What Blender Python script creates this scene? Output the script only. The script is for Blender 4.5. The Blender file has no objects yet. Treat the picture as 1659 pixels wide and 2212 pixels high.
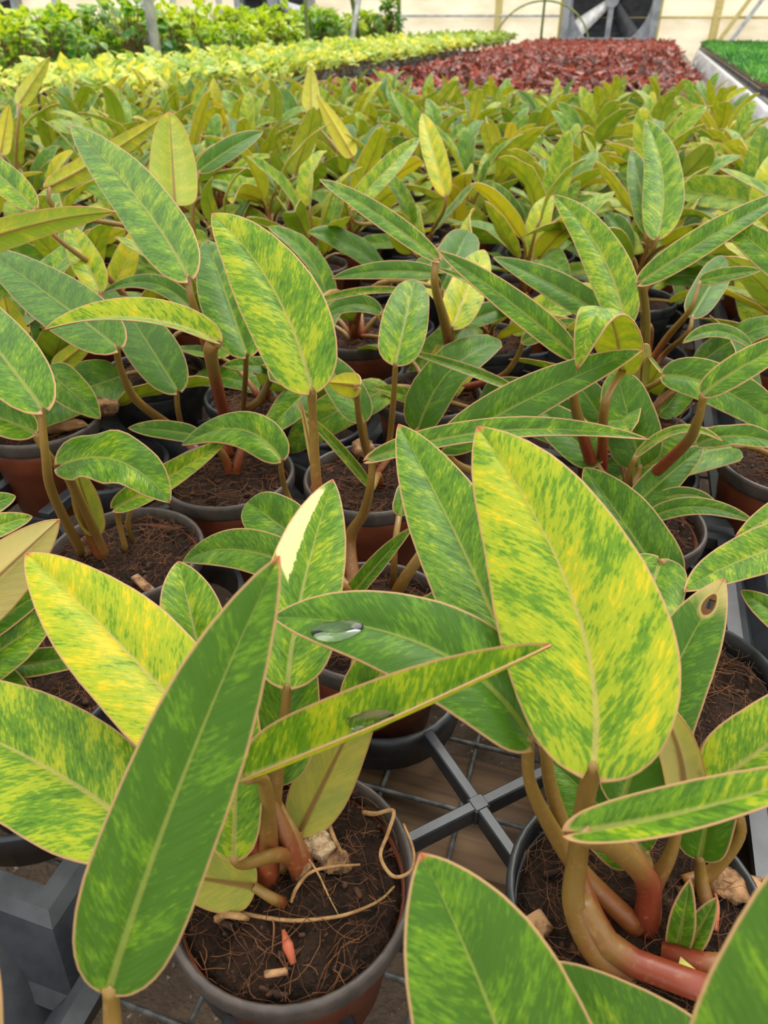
import bpy, math, random
from mathutils import Vector, Matrix, noise as mnoise
R = math.radians
rnd = random.Random(7)
scene = bpy.context.scene
col = scene.collection

# ------------------------------------------------------------------ camera, sky, exposure
IW, IH, FPX = 1659.0, 2212.0, 1560.0
PITCH = R(34.5)
BZ = 0.55                 # bench mesh height
RZ = BZ + 0.092           # pot rim height
CZ = RZ + 0.32            # camera height
cam_d = bpy.data.cameras.new('camera')
cam_d.sensor_fit = 'VERTICAL'
cam_d.sensor_height = 36.0
cam_d.lens = 36.0 * FPX / IH
cam_d.clip_start = 0.01
cam_d.dof.use_dof = True
cam_d.dof.focus_distance = 0.40
cam_d.dof.aperture_fstop = (cam_d.lens / 1000.0) / 0.0016
cam = bpy.data.objects.new('camera', cam_d)
cam.location = (0, 0, CZ)
cam.rotation_euler = (math.pi / 2 - PITCH, 0, 0)
col.objects.link(cam)
scene.camera = cam

vs = scene.view_settings
vs.view_transform = 'Standard'
vs.look = 'None'
vs.gamma = 1.0
vs.use_curve_mapping = False
vs.exposure = 0.60
cy = scene.cycles
cy.max_bounces, cy.diffuse_bounces, cy.glossy_bounces, cy.transmission_bounces, cy.transparent_max_bounces = 6, 3, 2, 4, 4
cy.use_adaptive_sampling = True
cy.adaptive_threshold = 0.045

world = bpy.data.worlds.new('overcast_sky')
scene.world = world
world.use_nodes = True
wt = world.node_tree
wt.nodes.clear()
w_out = wt.nodes.new('ShaderNodeOutputWorld')
w_bg = wt.nodes.new('ShaderNodeBackground')
w_co = wt.nodes.new('ShaderNodeTexCoord')
w_se = wt.nodes.new('ShaderNodeSeparateXYZ')
w_ra = wt.nodes.new('ShaderNodeValToRGB')
w_ra.color_ramp.elements[0].position = 0.0
w_ra.color_ramp.elements[0].color = (0.64, 0.64, 0.62, 1)
w_ra.color_ramp.elements[1].position = 1.0
w_ra.color_ramp.elements[1].color = (1.0, 1.0, 0.98, 1)
wt.links.new(w_co.outputs['Generated'], w_se.inputs[0])
wt.links.new(w_se.outputs['Z'], w_ra.inputs[0])
wt.links.new(w_ra.outputs[0], w_bg.inputs[0])
w_bg.inputs[1].default_value = 1.55
wt.links.new(w_bg.outputs[0], w_out.inputs[0])

sun_d = bpy.data.lights.new('sun', 'SUN')
sun_d.energy = 1.7
sun_d.angle = R(35)
sun_d.color = (1.0, 0.97, 0.9)
sun = bpy.data.objects.new('sun', sun_d)
sun.rotation_euler = (R(-28), R(16), 0)
sun.location = (0, 0, 6)
col.objects.link(sun)

# ------------------------------------------------------------------ helpers
SP, CP = math.sin(PITCH), math.cos(PITCH)
CAM = Vector((0, 0, CZ))
def ray(x, y):
    a, b = (x - IW / 2) / FPX, (y - IH / 2) / FPX
    return Vector((a, CP - b * SP, -SP - b * CP))
def PD(x, y, d):
    return CAM + ray(x, y) * d
def PH(x, y, h):
    r = ray(x, y)
    return CAM + r * ((h - 0.32) / r.z)
def PP(x, y, k):          # k < -.3: depth -k ; else height above the rims
    return PD(x, y, -k) if k < -.3 else PH(x, y, k)
AZ = R(17.3)
def UV(u, v, z=0.0):      # bench frame: u along the rows, v to the right
    return Vector((v * math.cos(AZ) + u * math.sin(AZ), -v * math.sin(AZ) + u * math.cos(AZ), z))

def mesh_obj(name, verts, faces, mats, parent=None, smooth=True, fmat=None, attrs=None):
    me = bpy.data.meshes.new(name)
    me.from_pydata([tuple(v) for v in verts], [], faces)
    for m in (mats if isinstance(mats, (list, tuple)) else [mats]):
        me.materials.append(m)
    if fmat:
        me.polygons.foreach_set('material_index', fmat)
    if smooth:
        me.polygons.foreach_set('use_smooth', [True] * len(me.polygons))
    if attrs:
        for k, data in attrs.items():
            at = me.attributes.new(k, 'FLOAT_VECTOR', 'POINT')
            at.data.foreach_set('vector', [c for t in data for c in t])
    me.update()
    return link(name, me, parent)
def link(name, me, parent=None, mat=None):
    o = bpy.data.objects.new(name, me)
    col.objects.link(o)
    if parent is not None:
        o.parent = parent
    if mat is not None:
        o.matrix_local = mat
    return o
def empty(name, loc=(0, 0, 0), rz=0.0):
    o = bpy.data.objects.new(name, None)
    o.empty_display_size = 0.02
    o.location = loc
    o.rotation_euler = (0, 0, rz)
    col.objects.link(o)
    return o
def tag(o, label, cat, group=None, kind=None):
    o['label'] = label
    if cat: o['category'] = cat
    if group: o['group'] = group
    if kind: o['kind'] = kind
    return o
def struct(o, label=None):
    o['kind'] = 'structure'
    if label: o['label'] = label
    return o

class MB:
    def __init__(s): s.v, s.f, s.m = [], [], []
    def add(s, vs_, fs, mi=0):
        b = len(s.v)
        s.v += [Vector(v) for v in vs_]
        s.f += [tuple(i + b for i in f) for f in fs]
        s.m += [mi] * len(fs)
        return s
    def box(s, c, d, rot=None, mi=0, bev=0.0):
        x, y, z = d[0] / 2, d[1] / 2, d[2] / 2
        if bev <= 0:
            pts = [Vector((i * x, j * y, k * z)) for k in (-1, 1) for j in (-1, 1) for i in (-1, 1)]
            fs = [(0, 2, 3, 1), (4, 5, 7, 6), (0, 1, 5, 4), (2, 6, 7, 3), (0, 4, 6, 2), (1, 3, 7, 5)]
        else:
            b = min(bev, x * .9, y * .9, z * .9)
            pts, fs = [], []
            prof = [(-z, x - b, y - b), (-z + b, x, y), (z - b, x, y), (z, x - b, y - b)]
            for zz, xx, yy in prof:
                bb = min(b, xx, yy) * .7
                for (sx, sy) in ((1, 1), (-1, 1), (-1, -1), (1, -1)):
                    a, c2 = Vector((sx * xx, sy * (yy - bb), zz)), Vector((sx * (xx - bb), sy * yy, zz))
                    pts += [a, c2] if sx * sy > 0 else [c2, a]
            for r in range(3):
                for i in range(8):
                    fs.append((r * 8 + i, r * 8 + (i + 1) % 8, r * 8 + 8 + (i + 1) % 8, r * 8 + 8 + i))
            fs.append(tuple(reversed(range(8)))); fs.append(tuple(range(24, 32)))
        if rot is not None: pts = [rot @ p for p in pts]
        c = Vector(c)
        return s.add([p + c for p in pts], fs, mi)
    def bar(s, a, b, w, h, mi=0, bev=0.0):
        a, b = Vector(a), Vector(b)
        y = (b - a).normalized()
        x = y.cross(Vector((0, 0, 1)))
        if x.length < 1e-4: x = Vector((1, 0, 0))
        x.normalize(); z = x.cross(y)
        rot = Matrix((x, y, z)).transposed()
        return s.box((a + b) / 2, (w, (b - a).length, h), rot, mi, bev)
    def tube(s, pts, rad, n=6, mi=0, cap=True):
        pts = [Vector(p) for p in pts]
        m = len(pts)
        rad = rad if isinstance(rad, (list, tuple)) else [rad] * m
        t0 = (pts[1] - pts[0]).normalized()
        ref = Vector((0, 0, 1)) if abs(t0.z) < .9 else Vector((1, 0, 0))
        nn = (ref - t0 * ref.dot(t0)).normalized()
        vs_, fs = [], []
        for i, p in enumerate(pts):
            t = (pts[min(i + 1, m - 1)] - pts[max(i - 1, 0)]).normalized()
            nn = (nn - t * nn.dot(t)).normalized()
            bb = t.cross(nn)
            for j in range(n):
                a = 2 * math.pi * j / n
                vs_.append(p + (nn * math.cos(a) + bb * math.sin(a)) * rad[i])
        for i in range(m - 1):
            for j in range(n):
                fs.append((i * n + j, i * n + (j + 1) % n, (i + 1) * n + (j + 1) % n, (i + 1) * n + j))
        if cap:
            fs.append(tuple(reversed(range(n)))); fs.append(tuple(range((m - 1) * n, m * n)))
        return s.add(vs_, fs, mi)
    def lathe(s, prof, n=40, mi=0, closed=False):
        vs_, fs = [], []
        for (r, z) in prof:
            for j in range(n):
                a = 2 * math.pi * j / n
                vs_.append((r * math.cos(a), r * math.sin(a), z))
        k = len(prof)
        for i in range(k if closed else k - 1):
            i2 = (i + 1) % k
            for j in range(n):
                fs.append((i * n + j, i * n + (j + 1) % n, i2 * n + (j + 1) % n, i2 * n + j))
        return s.add(vs_, fs, mi)
    def build(s, name, mats, parent=None, smooth=True, attrs=None):
        return mesh_obj(name, s.v, s.f, mats, parent, smooth, s.m if len(set(s.m)) > 1 else None, attrs)
    def mesh(s, name, mats, smooth=True):
        me = bpy.data.meshes.new(name)
        me.from_pydata([tuple(v) for v in s.v], [], s.f)
        for m in (mats if isinstance(mats, (list, tuple)) else [mats]): me.materials.append(m)
        me.polygons.foreach_set('material_index', s.m)
        if smooth: me.polygons.foreach_set('use_smooth', [True] * len(me.polygons))
        me.update()
        return me

def catmull(pts, n=6):
    p = [Vector(q) for q in pts]
    p = [p[0] * 2 - p[1]] + p + [p[-1] * 2 - p[-2]]
    out = []
    for i in range(1, len(p) - 2):
        for k in range(n):
            t = k / n
            a, b, c, d = p[i - 1], p[i], p[i + 1], p[i + 2]
            out.append(.5 * ((2 * b) + (c - a) * t + (2 * a - 5 * b + 4 * c - d) * t * t + (3 * b - a - 3 * c + d) * t ** 3))
    out.append(p[-2])
    return out

# ------------------------------------------------------------------ materials
class NT:
    def __init__(s, name):
        s.m = bpy.data.materials.new(name)
        s.m.use_nodes = True
        s.t = s.m.node_tree
        s.t.nodes.clear()
        s.out = s.t.nodes.new('ShaderNodeOutputMaterial')
    def put(s, sock, v):
        if isinstance(v, bpy.types.NodeSocket): s.t.links.new(v, sock)
        elif isinstance(v, (tuple, list)) and len(v) == 3 and sock.type == 'RGBA': sock.default_value = (*v, 1)
        else: sock.default_value = v
    def node(s, typ, ins=None, **kw):
        n = s.t.nodes.new(typ)
        for k, v in kw.items(): setattr(n, k, v)
        for k, v in (ins or {}).items(): s.put(n.inputs[k], v)
        return n
    def ma(s, op, a, b=0.0, c=0.0):
        n = s.node('ShaderNodeMath', {0: a, 1: b}, operation=op)
        if op == 'MULTIPLY_ADD': s.put(n.inputs[2], c)
        return n.outputs[0]
    def ss(s, x, a, b):      # smoothstep, a may exceed b
        n = s.node('ShaderNodeMapRange', {0: x, 1: a, 2: b, 3: 0.0, 4: 1.0}, interpolation_type='SMOOTHSTEP')
        return n.outputs[0]
    def ln(s, x, a, b, c, d):
        return s.node('ShaderNodeMapRange', {0: x, 1: a, 2: b, 3: c, 4: d}).outputs[0]
    def mix(s, f, a, b, mode='MIX'):
        n = s.node('ShaderNodeMix', {0: f}, data_type='RGBA', blend_type=mode)
        s.put(n.inputs[6], a); s.put(n.inputs[7], b)
        return n.outputs[2]
    def noise(s, vec, scale=1.0, detail=2.0, rough=.5):
        i = {'Scale': scale, 'Detail': detail, 'Roughness': rough}
        if vec is not None: i['Vector'] = vec
        return s.node('ShaderNodeTexNoise', i).outputs[0]
    def xyz(s, a, b, c):
        return s.node('ShaderNodeCombineXYZ', {0: a, 1: b, 2: c}).outputs[0]
    def sep(s, v):
        return s.node('ShaderNodeSeparateXYZ', {0: v}).outputs
    def attr(s, name, typ='GEOMETRY'):
        return s.node('ShaderNodeAttribute', attribute_name=name, attribute_type=typ)
    def objv(s, name): return s.attr(name, 'OBJECT').outputs['Fac']
    def ocoord(s): return s.node('ShaderNodeTexCoord').outputs['Object']
    def rand(s): return s.node('ShaderNodeObjectInfo').outputs['Random']
    def bump(s, h, strength=.3, dist=.001):
        return s.node('ShaderNodeBump', {'Height': h, 'Strength': strength, 'Distance': dist}).outputs[0]
    def bsdf(s, color, rough=.5, normal=None, spec=.5, metal=0.0):
        i = {'Base Color': color, 'Roughness': rough, 'Specular IOR Level': spec, 'Metallic': metal}
        if normal is not None: i['Normal'] = normal
        return s.node('ShaderNodeBsdfPrincipled', i).outputs[0]
    def done(s, sh):
        s.t.links.new(sh, s.out.inputs[0]); return s.m

def simple(name, c1, c2, scale=20, rough=.6, bump=.2, dist=.001, spec=.4, metal=0.0, detail=4):
    t = NT(name)
    n = t.noise(t.ocoord(), scale, detail, .6)
    f = t.ss(n, .35, .65)
    return t.done(t.bsdf(t.mix(f, c1, c2), rough, t.bump(n, bump, dist), spec, metal))

def leaf_material(name, under=False, cream=False, scorch=False):
    t = NT(name)
    q, s, edge = t.sep(t.attr('lf').outputs['Vector'])
    lat, along, _ = t.sep(t.attr('lp').outputs['Vector'])
    yel, tone, r = t.objv('yel'), t.objv('tone'), t.rand()
    a = t.ma('ABSOLUTE', lat)
    sd = t.ma('SIGN', lat)
    p1 = t.ma('ADD', t.ma('MULTIPLY', a, .64), t.ma('MULTIPLY', along, .77))
    p2 = t.ma('SUBTRACT', t.ma('MULTIPLY', a, .77), t.ma('MULTIPLY', along, .64))
    off = t.ma('ADD', t.ma('MULTIPLY', sd, 3.0), t.ma('MULTIPLY', r, 80.0))
    n1 = t.noise(t.xyz(t.ma('MULTIPLY', p1, 230.0), t.ma('MULTIPLY', p2, 900.0), off), 1.0, 4, .65)
    n2 = t.noise(t.xyz(t.ma('MULTIPLY', p1, 45.0), t.ma('MULTIPLY', p2, 120.0), t.ma('ADD', off, 20.0)), 1.0, 2, .5)
    m = t.ma('ADD', t.ma('ADD', t.ma('MULTIPLY', n1, .62), t.ma('MULTIPLY', n2, .48)), t.ma('MULTIPLY', t.ma('SUBTRACT', yel, .5), .40))
    fine = t.noise(t.xyz(t.ma('MULTIPLY', p1, 60.0), t.ma('MULTIPLY', p2, 1700.0), off), 1.0, 1, .5)
    if not under:
        c = t.mix(t.ss(m, .42, .56), (.040, .140, .005), (.120, .28, .008))
        c = t.mix(t.ss(m, .565, .655), c, (.38, .47, .014))
        c = t.mix(t.ss(m, .69, .80), c, (.72, .56, .010))
        c = t.mix(t.ma('MULTIPLY', fine, .12), c, (.40, .46, .05))
        rib = t.ln(s, 0.0, .9, .0013, .0001)
        ribc = t.mix(t.ss(yel, .2, .8), (.36, .42, .07), (.62, .50, .16))
        ribk = .62
    else:
        c = t.mix(t.ss(m, .38, .66), (.32, .41, .018), (.62, .52, .018))
        c = t.mix(t.ma('MULTIPLY', fine, .15), c, (.5, .45, .12))
        rib = t.ln(s, 0.0, .95, .0018, .0004)
        ribc = (.26, .11, .03)
        ribk = .85
    if under:
        c = t.mix(t.objv('pale'), c, (.66, .52, .22))
    c = t.mix(tone, c, t.mix(.5, c, (.035, .15, .010)))
    near = t.ma('MULTIPLY', t.ss(a, t.ma('MULTIPLY', rib, 1.3), t.ma('MULTIPLY', rib, .35)), ribk)
    c = t.mix(near, c, ribc)
    if cream:
        wv = t.noise(t.xyz(t.ma('MULTIPLY', p1, 80.0), t.ma('MULTIPLY', p2, 500.0), 3.0), 1.0, 3, .6)
        wq = t.ma('ADD', q, t.ma('MULTIPLY', t.ma('SUBTRACT', wv, .5), .22))
        band = t.ma('MULTIPLY', t.ma('MULTIPLY', t.ss(wq, -.36, -.40), t.ss(s, .95, .91)), t.ss(t.ma('ADD', s, t.ma('MULTIPLY', t.ma('ADD', q, .75), .22)), .50, .52))
        c = t.mix(band, c, (.86, .78, .38))
    if scorch:
        dq = t.ma('MULTIPLY', t.ma('ADD', q, .0), .021)
        ds = t.ma('MULTIPLY', t.ma('SUBTRACT', s, .865), .13)
        rr = t.ma('SQRT', t.ma('ADD', t.ma('MULTIPLY', dq, dq), t.ma('MULTIPLY', ds, ds)))
        c = t.mix(t.ss(s, .80, .95), c, (.55, .45, .16))
        c = t.mix(t.ss(rr, .011, .006), c, (.62, .45, .16))
        c = t.mix(t.ss(rr, .0072, .0064), c, (.17, .06, .015))
    tan = (.62, .36, .17) if not under else (.55, .30, .10)
    c = t.mix(t.ma('MULTIPLY', t.ss(edge, 1.15, .35), .92), c, tan)
    c = t.mix(t.ss(s, .972, .998), c, (.55, .14, .07))
    vein = t.ma('SINE', t.ma('MULTIPLY', p2, 1500.0))
    h = t.ma('ADD', t.ma('ADD', t.ma('MULTIPLY', fine, .9), t.ma('MULTIPLY', n2, 2.2)), t.ma('MULTIPLY', vein, .22))
    bs = t.bsdf(c, .36 if not under else .5, t.bump(h, .26, .0009), .30)
    if not under:
        pn = bs.node
        pn.inputs['Sheen Weight'].default_value = .45
        pn.inputs['Sheen Roughness'].default_value = .35
        pn.inputs['Sheen Tint'].default_value = (.85, 1.0, .88, 1)
    tc = t.node('ShaderNodeGamma', {0: c, 1: .55}).outputs[0]
    tr = t.node('ShaderNodeBsdfTranslucent', {'Color': tc}).outputs[0]
    mx = t.node('ShaderNodeMixShader', {0: .48, 1: bs, 2: tr}).outputs[0]
    return t.done(mx)

LEAF_TOP = leaf_material('leaf_upper_side')
LEAF_UND = leaf_material('leaf_under_side', under=True)
LEAF_CREAM = leaf_material('leaf_upper_side_cream_patch', cream=True)
LEAF_SCORCH = leaf_material('leaf_upper_side_scorched_tip', scorch=True)
def edge_material():
    t = NT('leaf_margin')
    return t.done(t.bsdf((.58, .32, .15), .5))
LEAF_EDGE = edge_material()

def petiole_material():
    t = NT('petiole')
    _, s, _2 = t.sep(t.attr('lf').outputs['Vector'])
    red = t.objv('red')
    n = t.noise(t.ocoord(), 90, 3, .6)
    f = t.ma('ADD', t.ma('MULTIPLY', t.ss(s, .75, .0), t.ma('ADD', t.ma('MULTIPLY', red, 1.1), .15)), t.ma('MULTIPLY', t.ma('SUBTRACT', n, .5), .5))
    f = t.ma('ADD', f, t.ma('MAXIMUM', t.ma('SUBTRACT', red, 1.0), 0.0))
    c = t.mix(t.ss(f, .1, .9), (.225, .130, .026), (.21, .038, .015))
    c = t.mix(t.ma('MULTIPLY', t.ss(t.noise(t.ocoord(), 300, 2, .5), .55, .75), .3), c, (.42, .25, .09))
    return t.done(t.bsdf(c, .42, t.bump(n, .15, .001), .45))
PETIOLE = petiole_material()

def soil_material(name, a, b, c):
    t = NT(name)
    co = t.ocoord()
    n = t.noise(co, 130, 6, .7)
    n2 = t.noise(co, 420, 3, .6)
    k = t.mix(t.ss(n, .35, .62), a, b)
    k = t.mix(t.ma('MULTIPLY', t.ss(n2, .56, .70), .55), k, c)
    return t.done(t.bsdf(k, .85, t.bump(t.ma('ADD', n, n2), .9, .004), .2))
SOIL = soil_material('coir_soil', (.010, .006, .0035), (.036, .018, .010), (.12, .05, .022))
FIBRE = simple('coir_fibre', (.07, .024, .009), (.24, .095, .032), 60, .8, .2)
CRUMB = simple('soil_crumb', (.018, .009, .005), (.085, .035, .016), 150, .9, .5)
ROOT = simple('dry_root', (.24, .12, .04), (.40, .23, .09), 200, .75, .4)
BARK = simple('dry_bark', (.10, .045, .02), (.40, .22, .10), 120, .85, .8, .003)
DEAD = simple('dry_leaf', (.20, .09, .03), (.34, .18, .07), 60, .7, .4)
SCRAP = simple('red_scrap', (.40, .09, .04), (.55, .16, .07), 80, .6, .2)
POT_RED = simple('terracotta_plastic', (.16, .036, .014), (.22, .055, .022), 30, .48, .1)
POT_RIM = simple('grey_brown_plastic_rim', (.050, .040, .034), (.085, .066, .056), 80, .42, .15)
POT_BLACK = simple('black_plastic', (.012, .013, .014), (.035, .038, .040), 60, .40, .15)
TRAY = simple('dark_grey_tray_plastic', (.022, .024, .028), (.042, .046, .052), 40, .34, .15, .001)
WIRE = simple('galvanised_wire', (.09, .09, .085), (.20, .20, .19), 120, .5, .4, metal=.4)
def wood_material(name, a, b):
    t = NT(name)
    co = t.ocoord()
    mp = t.node('ShaderNodeMapping', {'Vector': co, 'Scale': (4.0, 60.0, 60.0)}).outputs[0]
    n = t.noise(mp, 1.5, 5, .6)
    return t.done(t.bsdf(t.mix(t.ss(n, .3, .7), a, b), .7, t.bump(n, .4, .002), .3))
WOOD = wood_material('bench_timber', (.055, .030, .014), (.15, .085, .040))
def dirt_material():
    t = NT('dirt_floor')
    co = t.ocoord()
    n = t.noise(co, 9, 6, .65)
    n2 = t.noise(co, 90, 4, .6)
    c = t.mix(t.ss(n, .3, .7), (.050, .034, .022), (.13, .090, .060))
    c = t.mix(t.ma('MULTIPLY', t.ss(n2, .62, .70), .6), c, (.42, .36, .30))
    return t.done(t.bsdf(c, .9, t.bump(t.ma('ADD', n, n2), .8, .01), .2))
DIRT = dirt_material()

# ------------------------------------------------------------------ leaf geometry
WK = [(0, .10), (.006, .26), (.014, .39), (.03, .55), (.055, .70), (.09, .82), (.14, .92), (.22, .985), (.32, 1.0), (.45, .97), (.58, .885), (.70, .755), (.80, .60), (.88, .43), (.94, .26), (.975, .13), (1, .015)]
WROUND = [(0, .10), (.006, .28), (.014, .42), (.03, .60), (.055, .75), (.09, .86), (.14, .94), (.22, .99), (.35, 1.0), (.5, .98), (.64, .92), (.76, .80), (.86, .63), (.93, .43), (.97, .25), (1, .03)]
def prof(s, tab=WK):
    for (a, x), (b, y) in zip(tab, tab[1:]):
        if s <= b:
            f = (s - a) / (b - a)
            return x + (y - x) * f
    return 0.01
def leaf_geometry(pts, nrm, W, fold=.25, lobe=.035, wave=0.0, tab=WK, nc=6, seed=0, hole=None, S=None, tear=0.0):
    """pts/nrm: spine points and upper-side normals; returns verts, faces, fmat, attrs"""
    n = len(pts)
    L = sum((pts[i + 1] - pts[i]).length for i in range(n - 1))
    qs = [(-1 + i / nc) for i in range(nc)]
    qs = [-1, -.955] + [-(.955 - .955 * (i / nc)) for i in range(1, nc)]
    qs = qs + [0.0] + [-x for x in reversed(qs)]
    k = len(qs)
    V, F, MI, lf, lp = [], [], [], [], []
    acc, T = [0.0], []
    for i in range(1, n): acc.append(acc[-1] + (pts[i] - pts[i - 1]).length)
    for i in range(n):
        T.append((pts[min(i + 1, n - 1)] - pts[max(i - 1, 0)]).normalized())
    th = .0004
    for layer in (1, -1):
        for i in range(n):
            s = acc[i] / L
            w = prof(s, tab) * W
            nn = (nrm[i] - T[i] * nrm[i].dot(T[i])).normalized()
            sd = T[i].cross(nn)
            for q in qs:
                aq = abs(q)
                rise = fold * w * (aq ** 1.35) + .085 * w * math.sin(math.pi * aq ** .9) + wave * w * math.sin(s * 17 + seed + (2.1 if q > 0 else 0)) * aq ** 2
                back = -lobe * L * aq ** 1.2 * max(0.0, 1 - s / .14) ** 1.5
                shr = 1 / math.sqrt(1 + (fold * aq) ** 2 * .8)
                wob = 1 + .022 * math.sin(s * 11 + seed * 1.7 + (1.3 if q > 0 else 0)) * aq
                p = pts[i] + sd * (q * w * shr * wob) + nn * rise + T[i] * back
                groove = -.0007 * (1 - .6 * s) * max(0, 1 - aq / .08)
                if layer < 0: groove *= 2.2
                p = p + nn * (groove + layer * th)
                V.append(p)
                lf.append((q, s, (1 - aq) * w * 1000 + (0 if s < .97 else 0)))
                lp.append((q * w, acc[i], 0))
    def inhole(i, j):
        if not hole: return False
        s = (acc[i] + acc[i + 1]) / 2 / L; q = (qs[j] + qs[j + 1]) / 2
        return ((q - hole[0]) / hole[2]) ** 2 + ((s - hole[1]) / hole[3]) ** 2 < 1
    off = n * k
    for i in range(n - 1):
        for j in range(k - 1):
            if inhole(i, j): continue
            a, b, c, d = i * k + j, i * k + j + 1, (i + 1) * k + j + 1, (i + 1) * k + j
            F.append((a, b, c, d)); MI.append(0)
            F.append((off + d, off + c, off + b, off + a)); MI.append(1)
    ring = [i * k for i in range(n)] + [(n - 1) * k + j for j in range(1, k)] + [i * k + k - 1 for i in range(n - 2, -1, -1)] + [j for j in range(k - 2, 0, -1)]
    for x, y in zip(ring, ring[1:] + ring[:1]):
        F.append((x, y, off + y, off + x)); MI.append(2)
    return V, F, MI, {'lf': lf, 'lp': lp}

def transport(pts, n0, start):
    n = len(pts)
    T = [(pts[min(i + 1, n - 1)] - pts[max(i - 1, 0)]).normalized() for i in range(n)]
    out = [None] * n
    cur = (n0 - T[start] * n0.dot(T[start])).normalized()
    out[start] = cur
    for i in range(start + 1, n):
        cur = T[i - 1].rotation_difference(T[i]) @ cur
        out[i] = cur
    cur = out[start]
    for i in range(start - 1, -1, -1):
        cur = T[i + 1].rotation_difference(T[i]) @ cur
        out[i] = cur
    return out

STAT = []
def hero_leaf(plant, B, T, w, M=None, up=0.35, fold=.22, und=False, yel=.35, tone=.2, pale=0.0, bulge=.05, lobe=.035, wave=0.0, twist=0.0,
              rounded=False, red=.5, pet=None, nopet=False, mats=None, hole=None, rows=22, nc=6, rbase=.0042, rtop=.0022, name='leaf', label=None, seed=None, roll=0.0):
    b, t = PP(*B), PP(*T)
    chord = (t - b)
    mid = (b + t) / 2
    view = (CAM - mid).normalized()
    tn = chord.normalized()
    nc_ = (view - tn * view.dot(tn)).normalized()
    nu = Vector((0, 0, 1)); nu = nu - tn * nu.dot(tn)
    nu = nu.normalized() if nu.length > .05 else nc_
    nn = nc_ if und else (nc_ * (1 - up) + nu * up).normalized()
    if roll: nn = Matrix.Rotation(R(roll), 3, tn) @ nn
    upper = -nn if und else nn
    if M is not None:
        if len(M) == 2:
            db, dt = (b - CAM).dot(ray(*B[:2]).normalized()) / ray(*B[:2]).length, (t - CAM).length / ray(*T[:2]).length
            m = PD(M[0], M[1], (db + dt) / 2) + upper * bulge * chord.length * .4
        else:
            m = PP(*M)
    else:
        m = mid + upper * bulge * chord.length
    c = m * 2 - mid
    n = rows
    S = [(i / (n - 1)) for i in range(n)]
    S = [.5 * (1 - math.cos(math.pi * (i / (n - 1)))) * .55 + .45 * i / (n - 1) for i in range(n)]
    S = [0, .004, .010, .018] + [s for s in S if s > .022]
    n = len(S)
    pts = [b * (1 - s) ** 2 + c * 2 * s * (1 - s) + t * s * s for s in S]
    nr = transport(pts, upper, n // 2)
    if twist:
        nr = [Matrix.Rotation(R(twist) * (s - .5), 3, tn) @ v for s, v in zip(S, nr)]
    dm = (m - CAM).dot(Vector((0, CP, -SP)))
    sdv = tn.cross(nn).normalized()
    cosv = max(.3, (sdv - view * sdv.dot(view)).length)
    W = .5 * w * dm / FPX / cosv
    sd = rnd.random() * 10 if seed is None else seed
    V, F, MI, at = leaf_geometry(pts, nr, W, fold, lobe, wave, WROUND if rounded else WK, nc, sd, hole)
    o = mesh_obj(name, V, F, mats or [LEAF_TOP, LEAF_UND, LEAF_EDGE], plant['root'], True, MI, at)
    o.matrix_parent_inverse = plant['root'].matrix_world.inverted() if False else Matrix.Translation(-plant['loc'])
    o['yel'], o['tone'], o['pale'] = float(yel), float(tone) * .6, float(pale)
    if label: o['label'] = label
    L = sum((pts[i + 1] - pts[i]).length for i in range(n - 1))
    STAT.append((plant['id'], B[:2], round(L, 3), round(2 * W, 3), round(dm, 2)))
    if not nopet:
        crown = plant['crown'] + Vector((rnd.uniform(-.008, .008), rnd.uniform(-.008, .008), 0))
        if pet:
            pl = [b] + [PP(*p) for p in pet]
            if not (len(pet) and pet[-1] is None): pass
            ppts = catmull(list(reversed(pl)), 6)
        else:
            t0 = (pts[1] - pts[0]).normalized()
            d = (b - crown).length
            p1 = crown + Vector((0, 0, .55 * d)) + (b - crown) * .12
            p2 = b - (t0 * .45 + Vector((0, 0, .55))) * d * .32
            ppts = []
            for i in range(13):
                s = i / 12
                ppts.append(crown * (1 - s) ** 3 + p1 * 3 * s * (1 - s) ** 2 + p2 * 3 * s * s * (1 - s) + b * s ** 3)
        petiole(plant, ppts, rbase, rtop, red)
    return o
def petiole(plant, ppts, rbase=.0042, rtop=.0022, red=.5, name='petiole', n=8):
    m = len(ppts)
    rad = [rbase + (rtop - rbase) * min(1, (i / (m - 1)) * 1.25) for i in range(m)]
    mb = MB().tube(ppts, rad, n)
    lf = [(0, (i // n) / (m - 1), 0) for i in range(m * n)]
    o = mb.build(name, PETIOLE, plant['root'], True, {'lf': lf})
    o.matrix_parent_inverse = Matrix.Translation(-plant['loc'])
    o['red'] = float(red)
    return o

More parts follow.
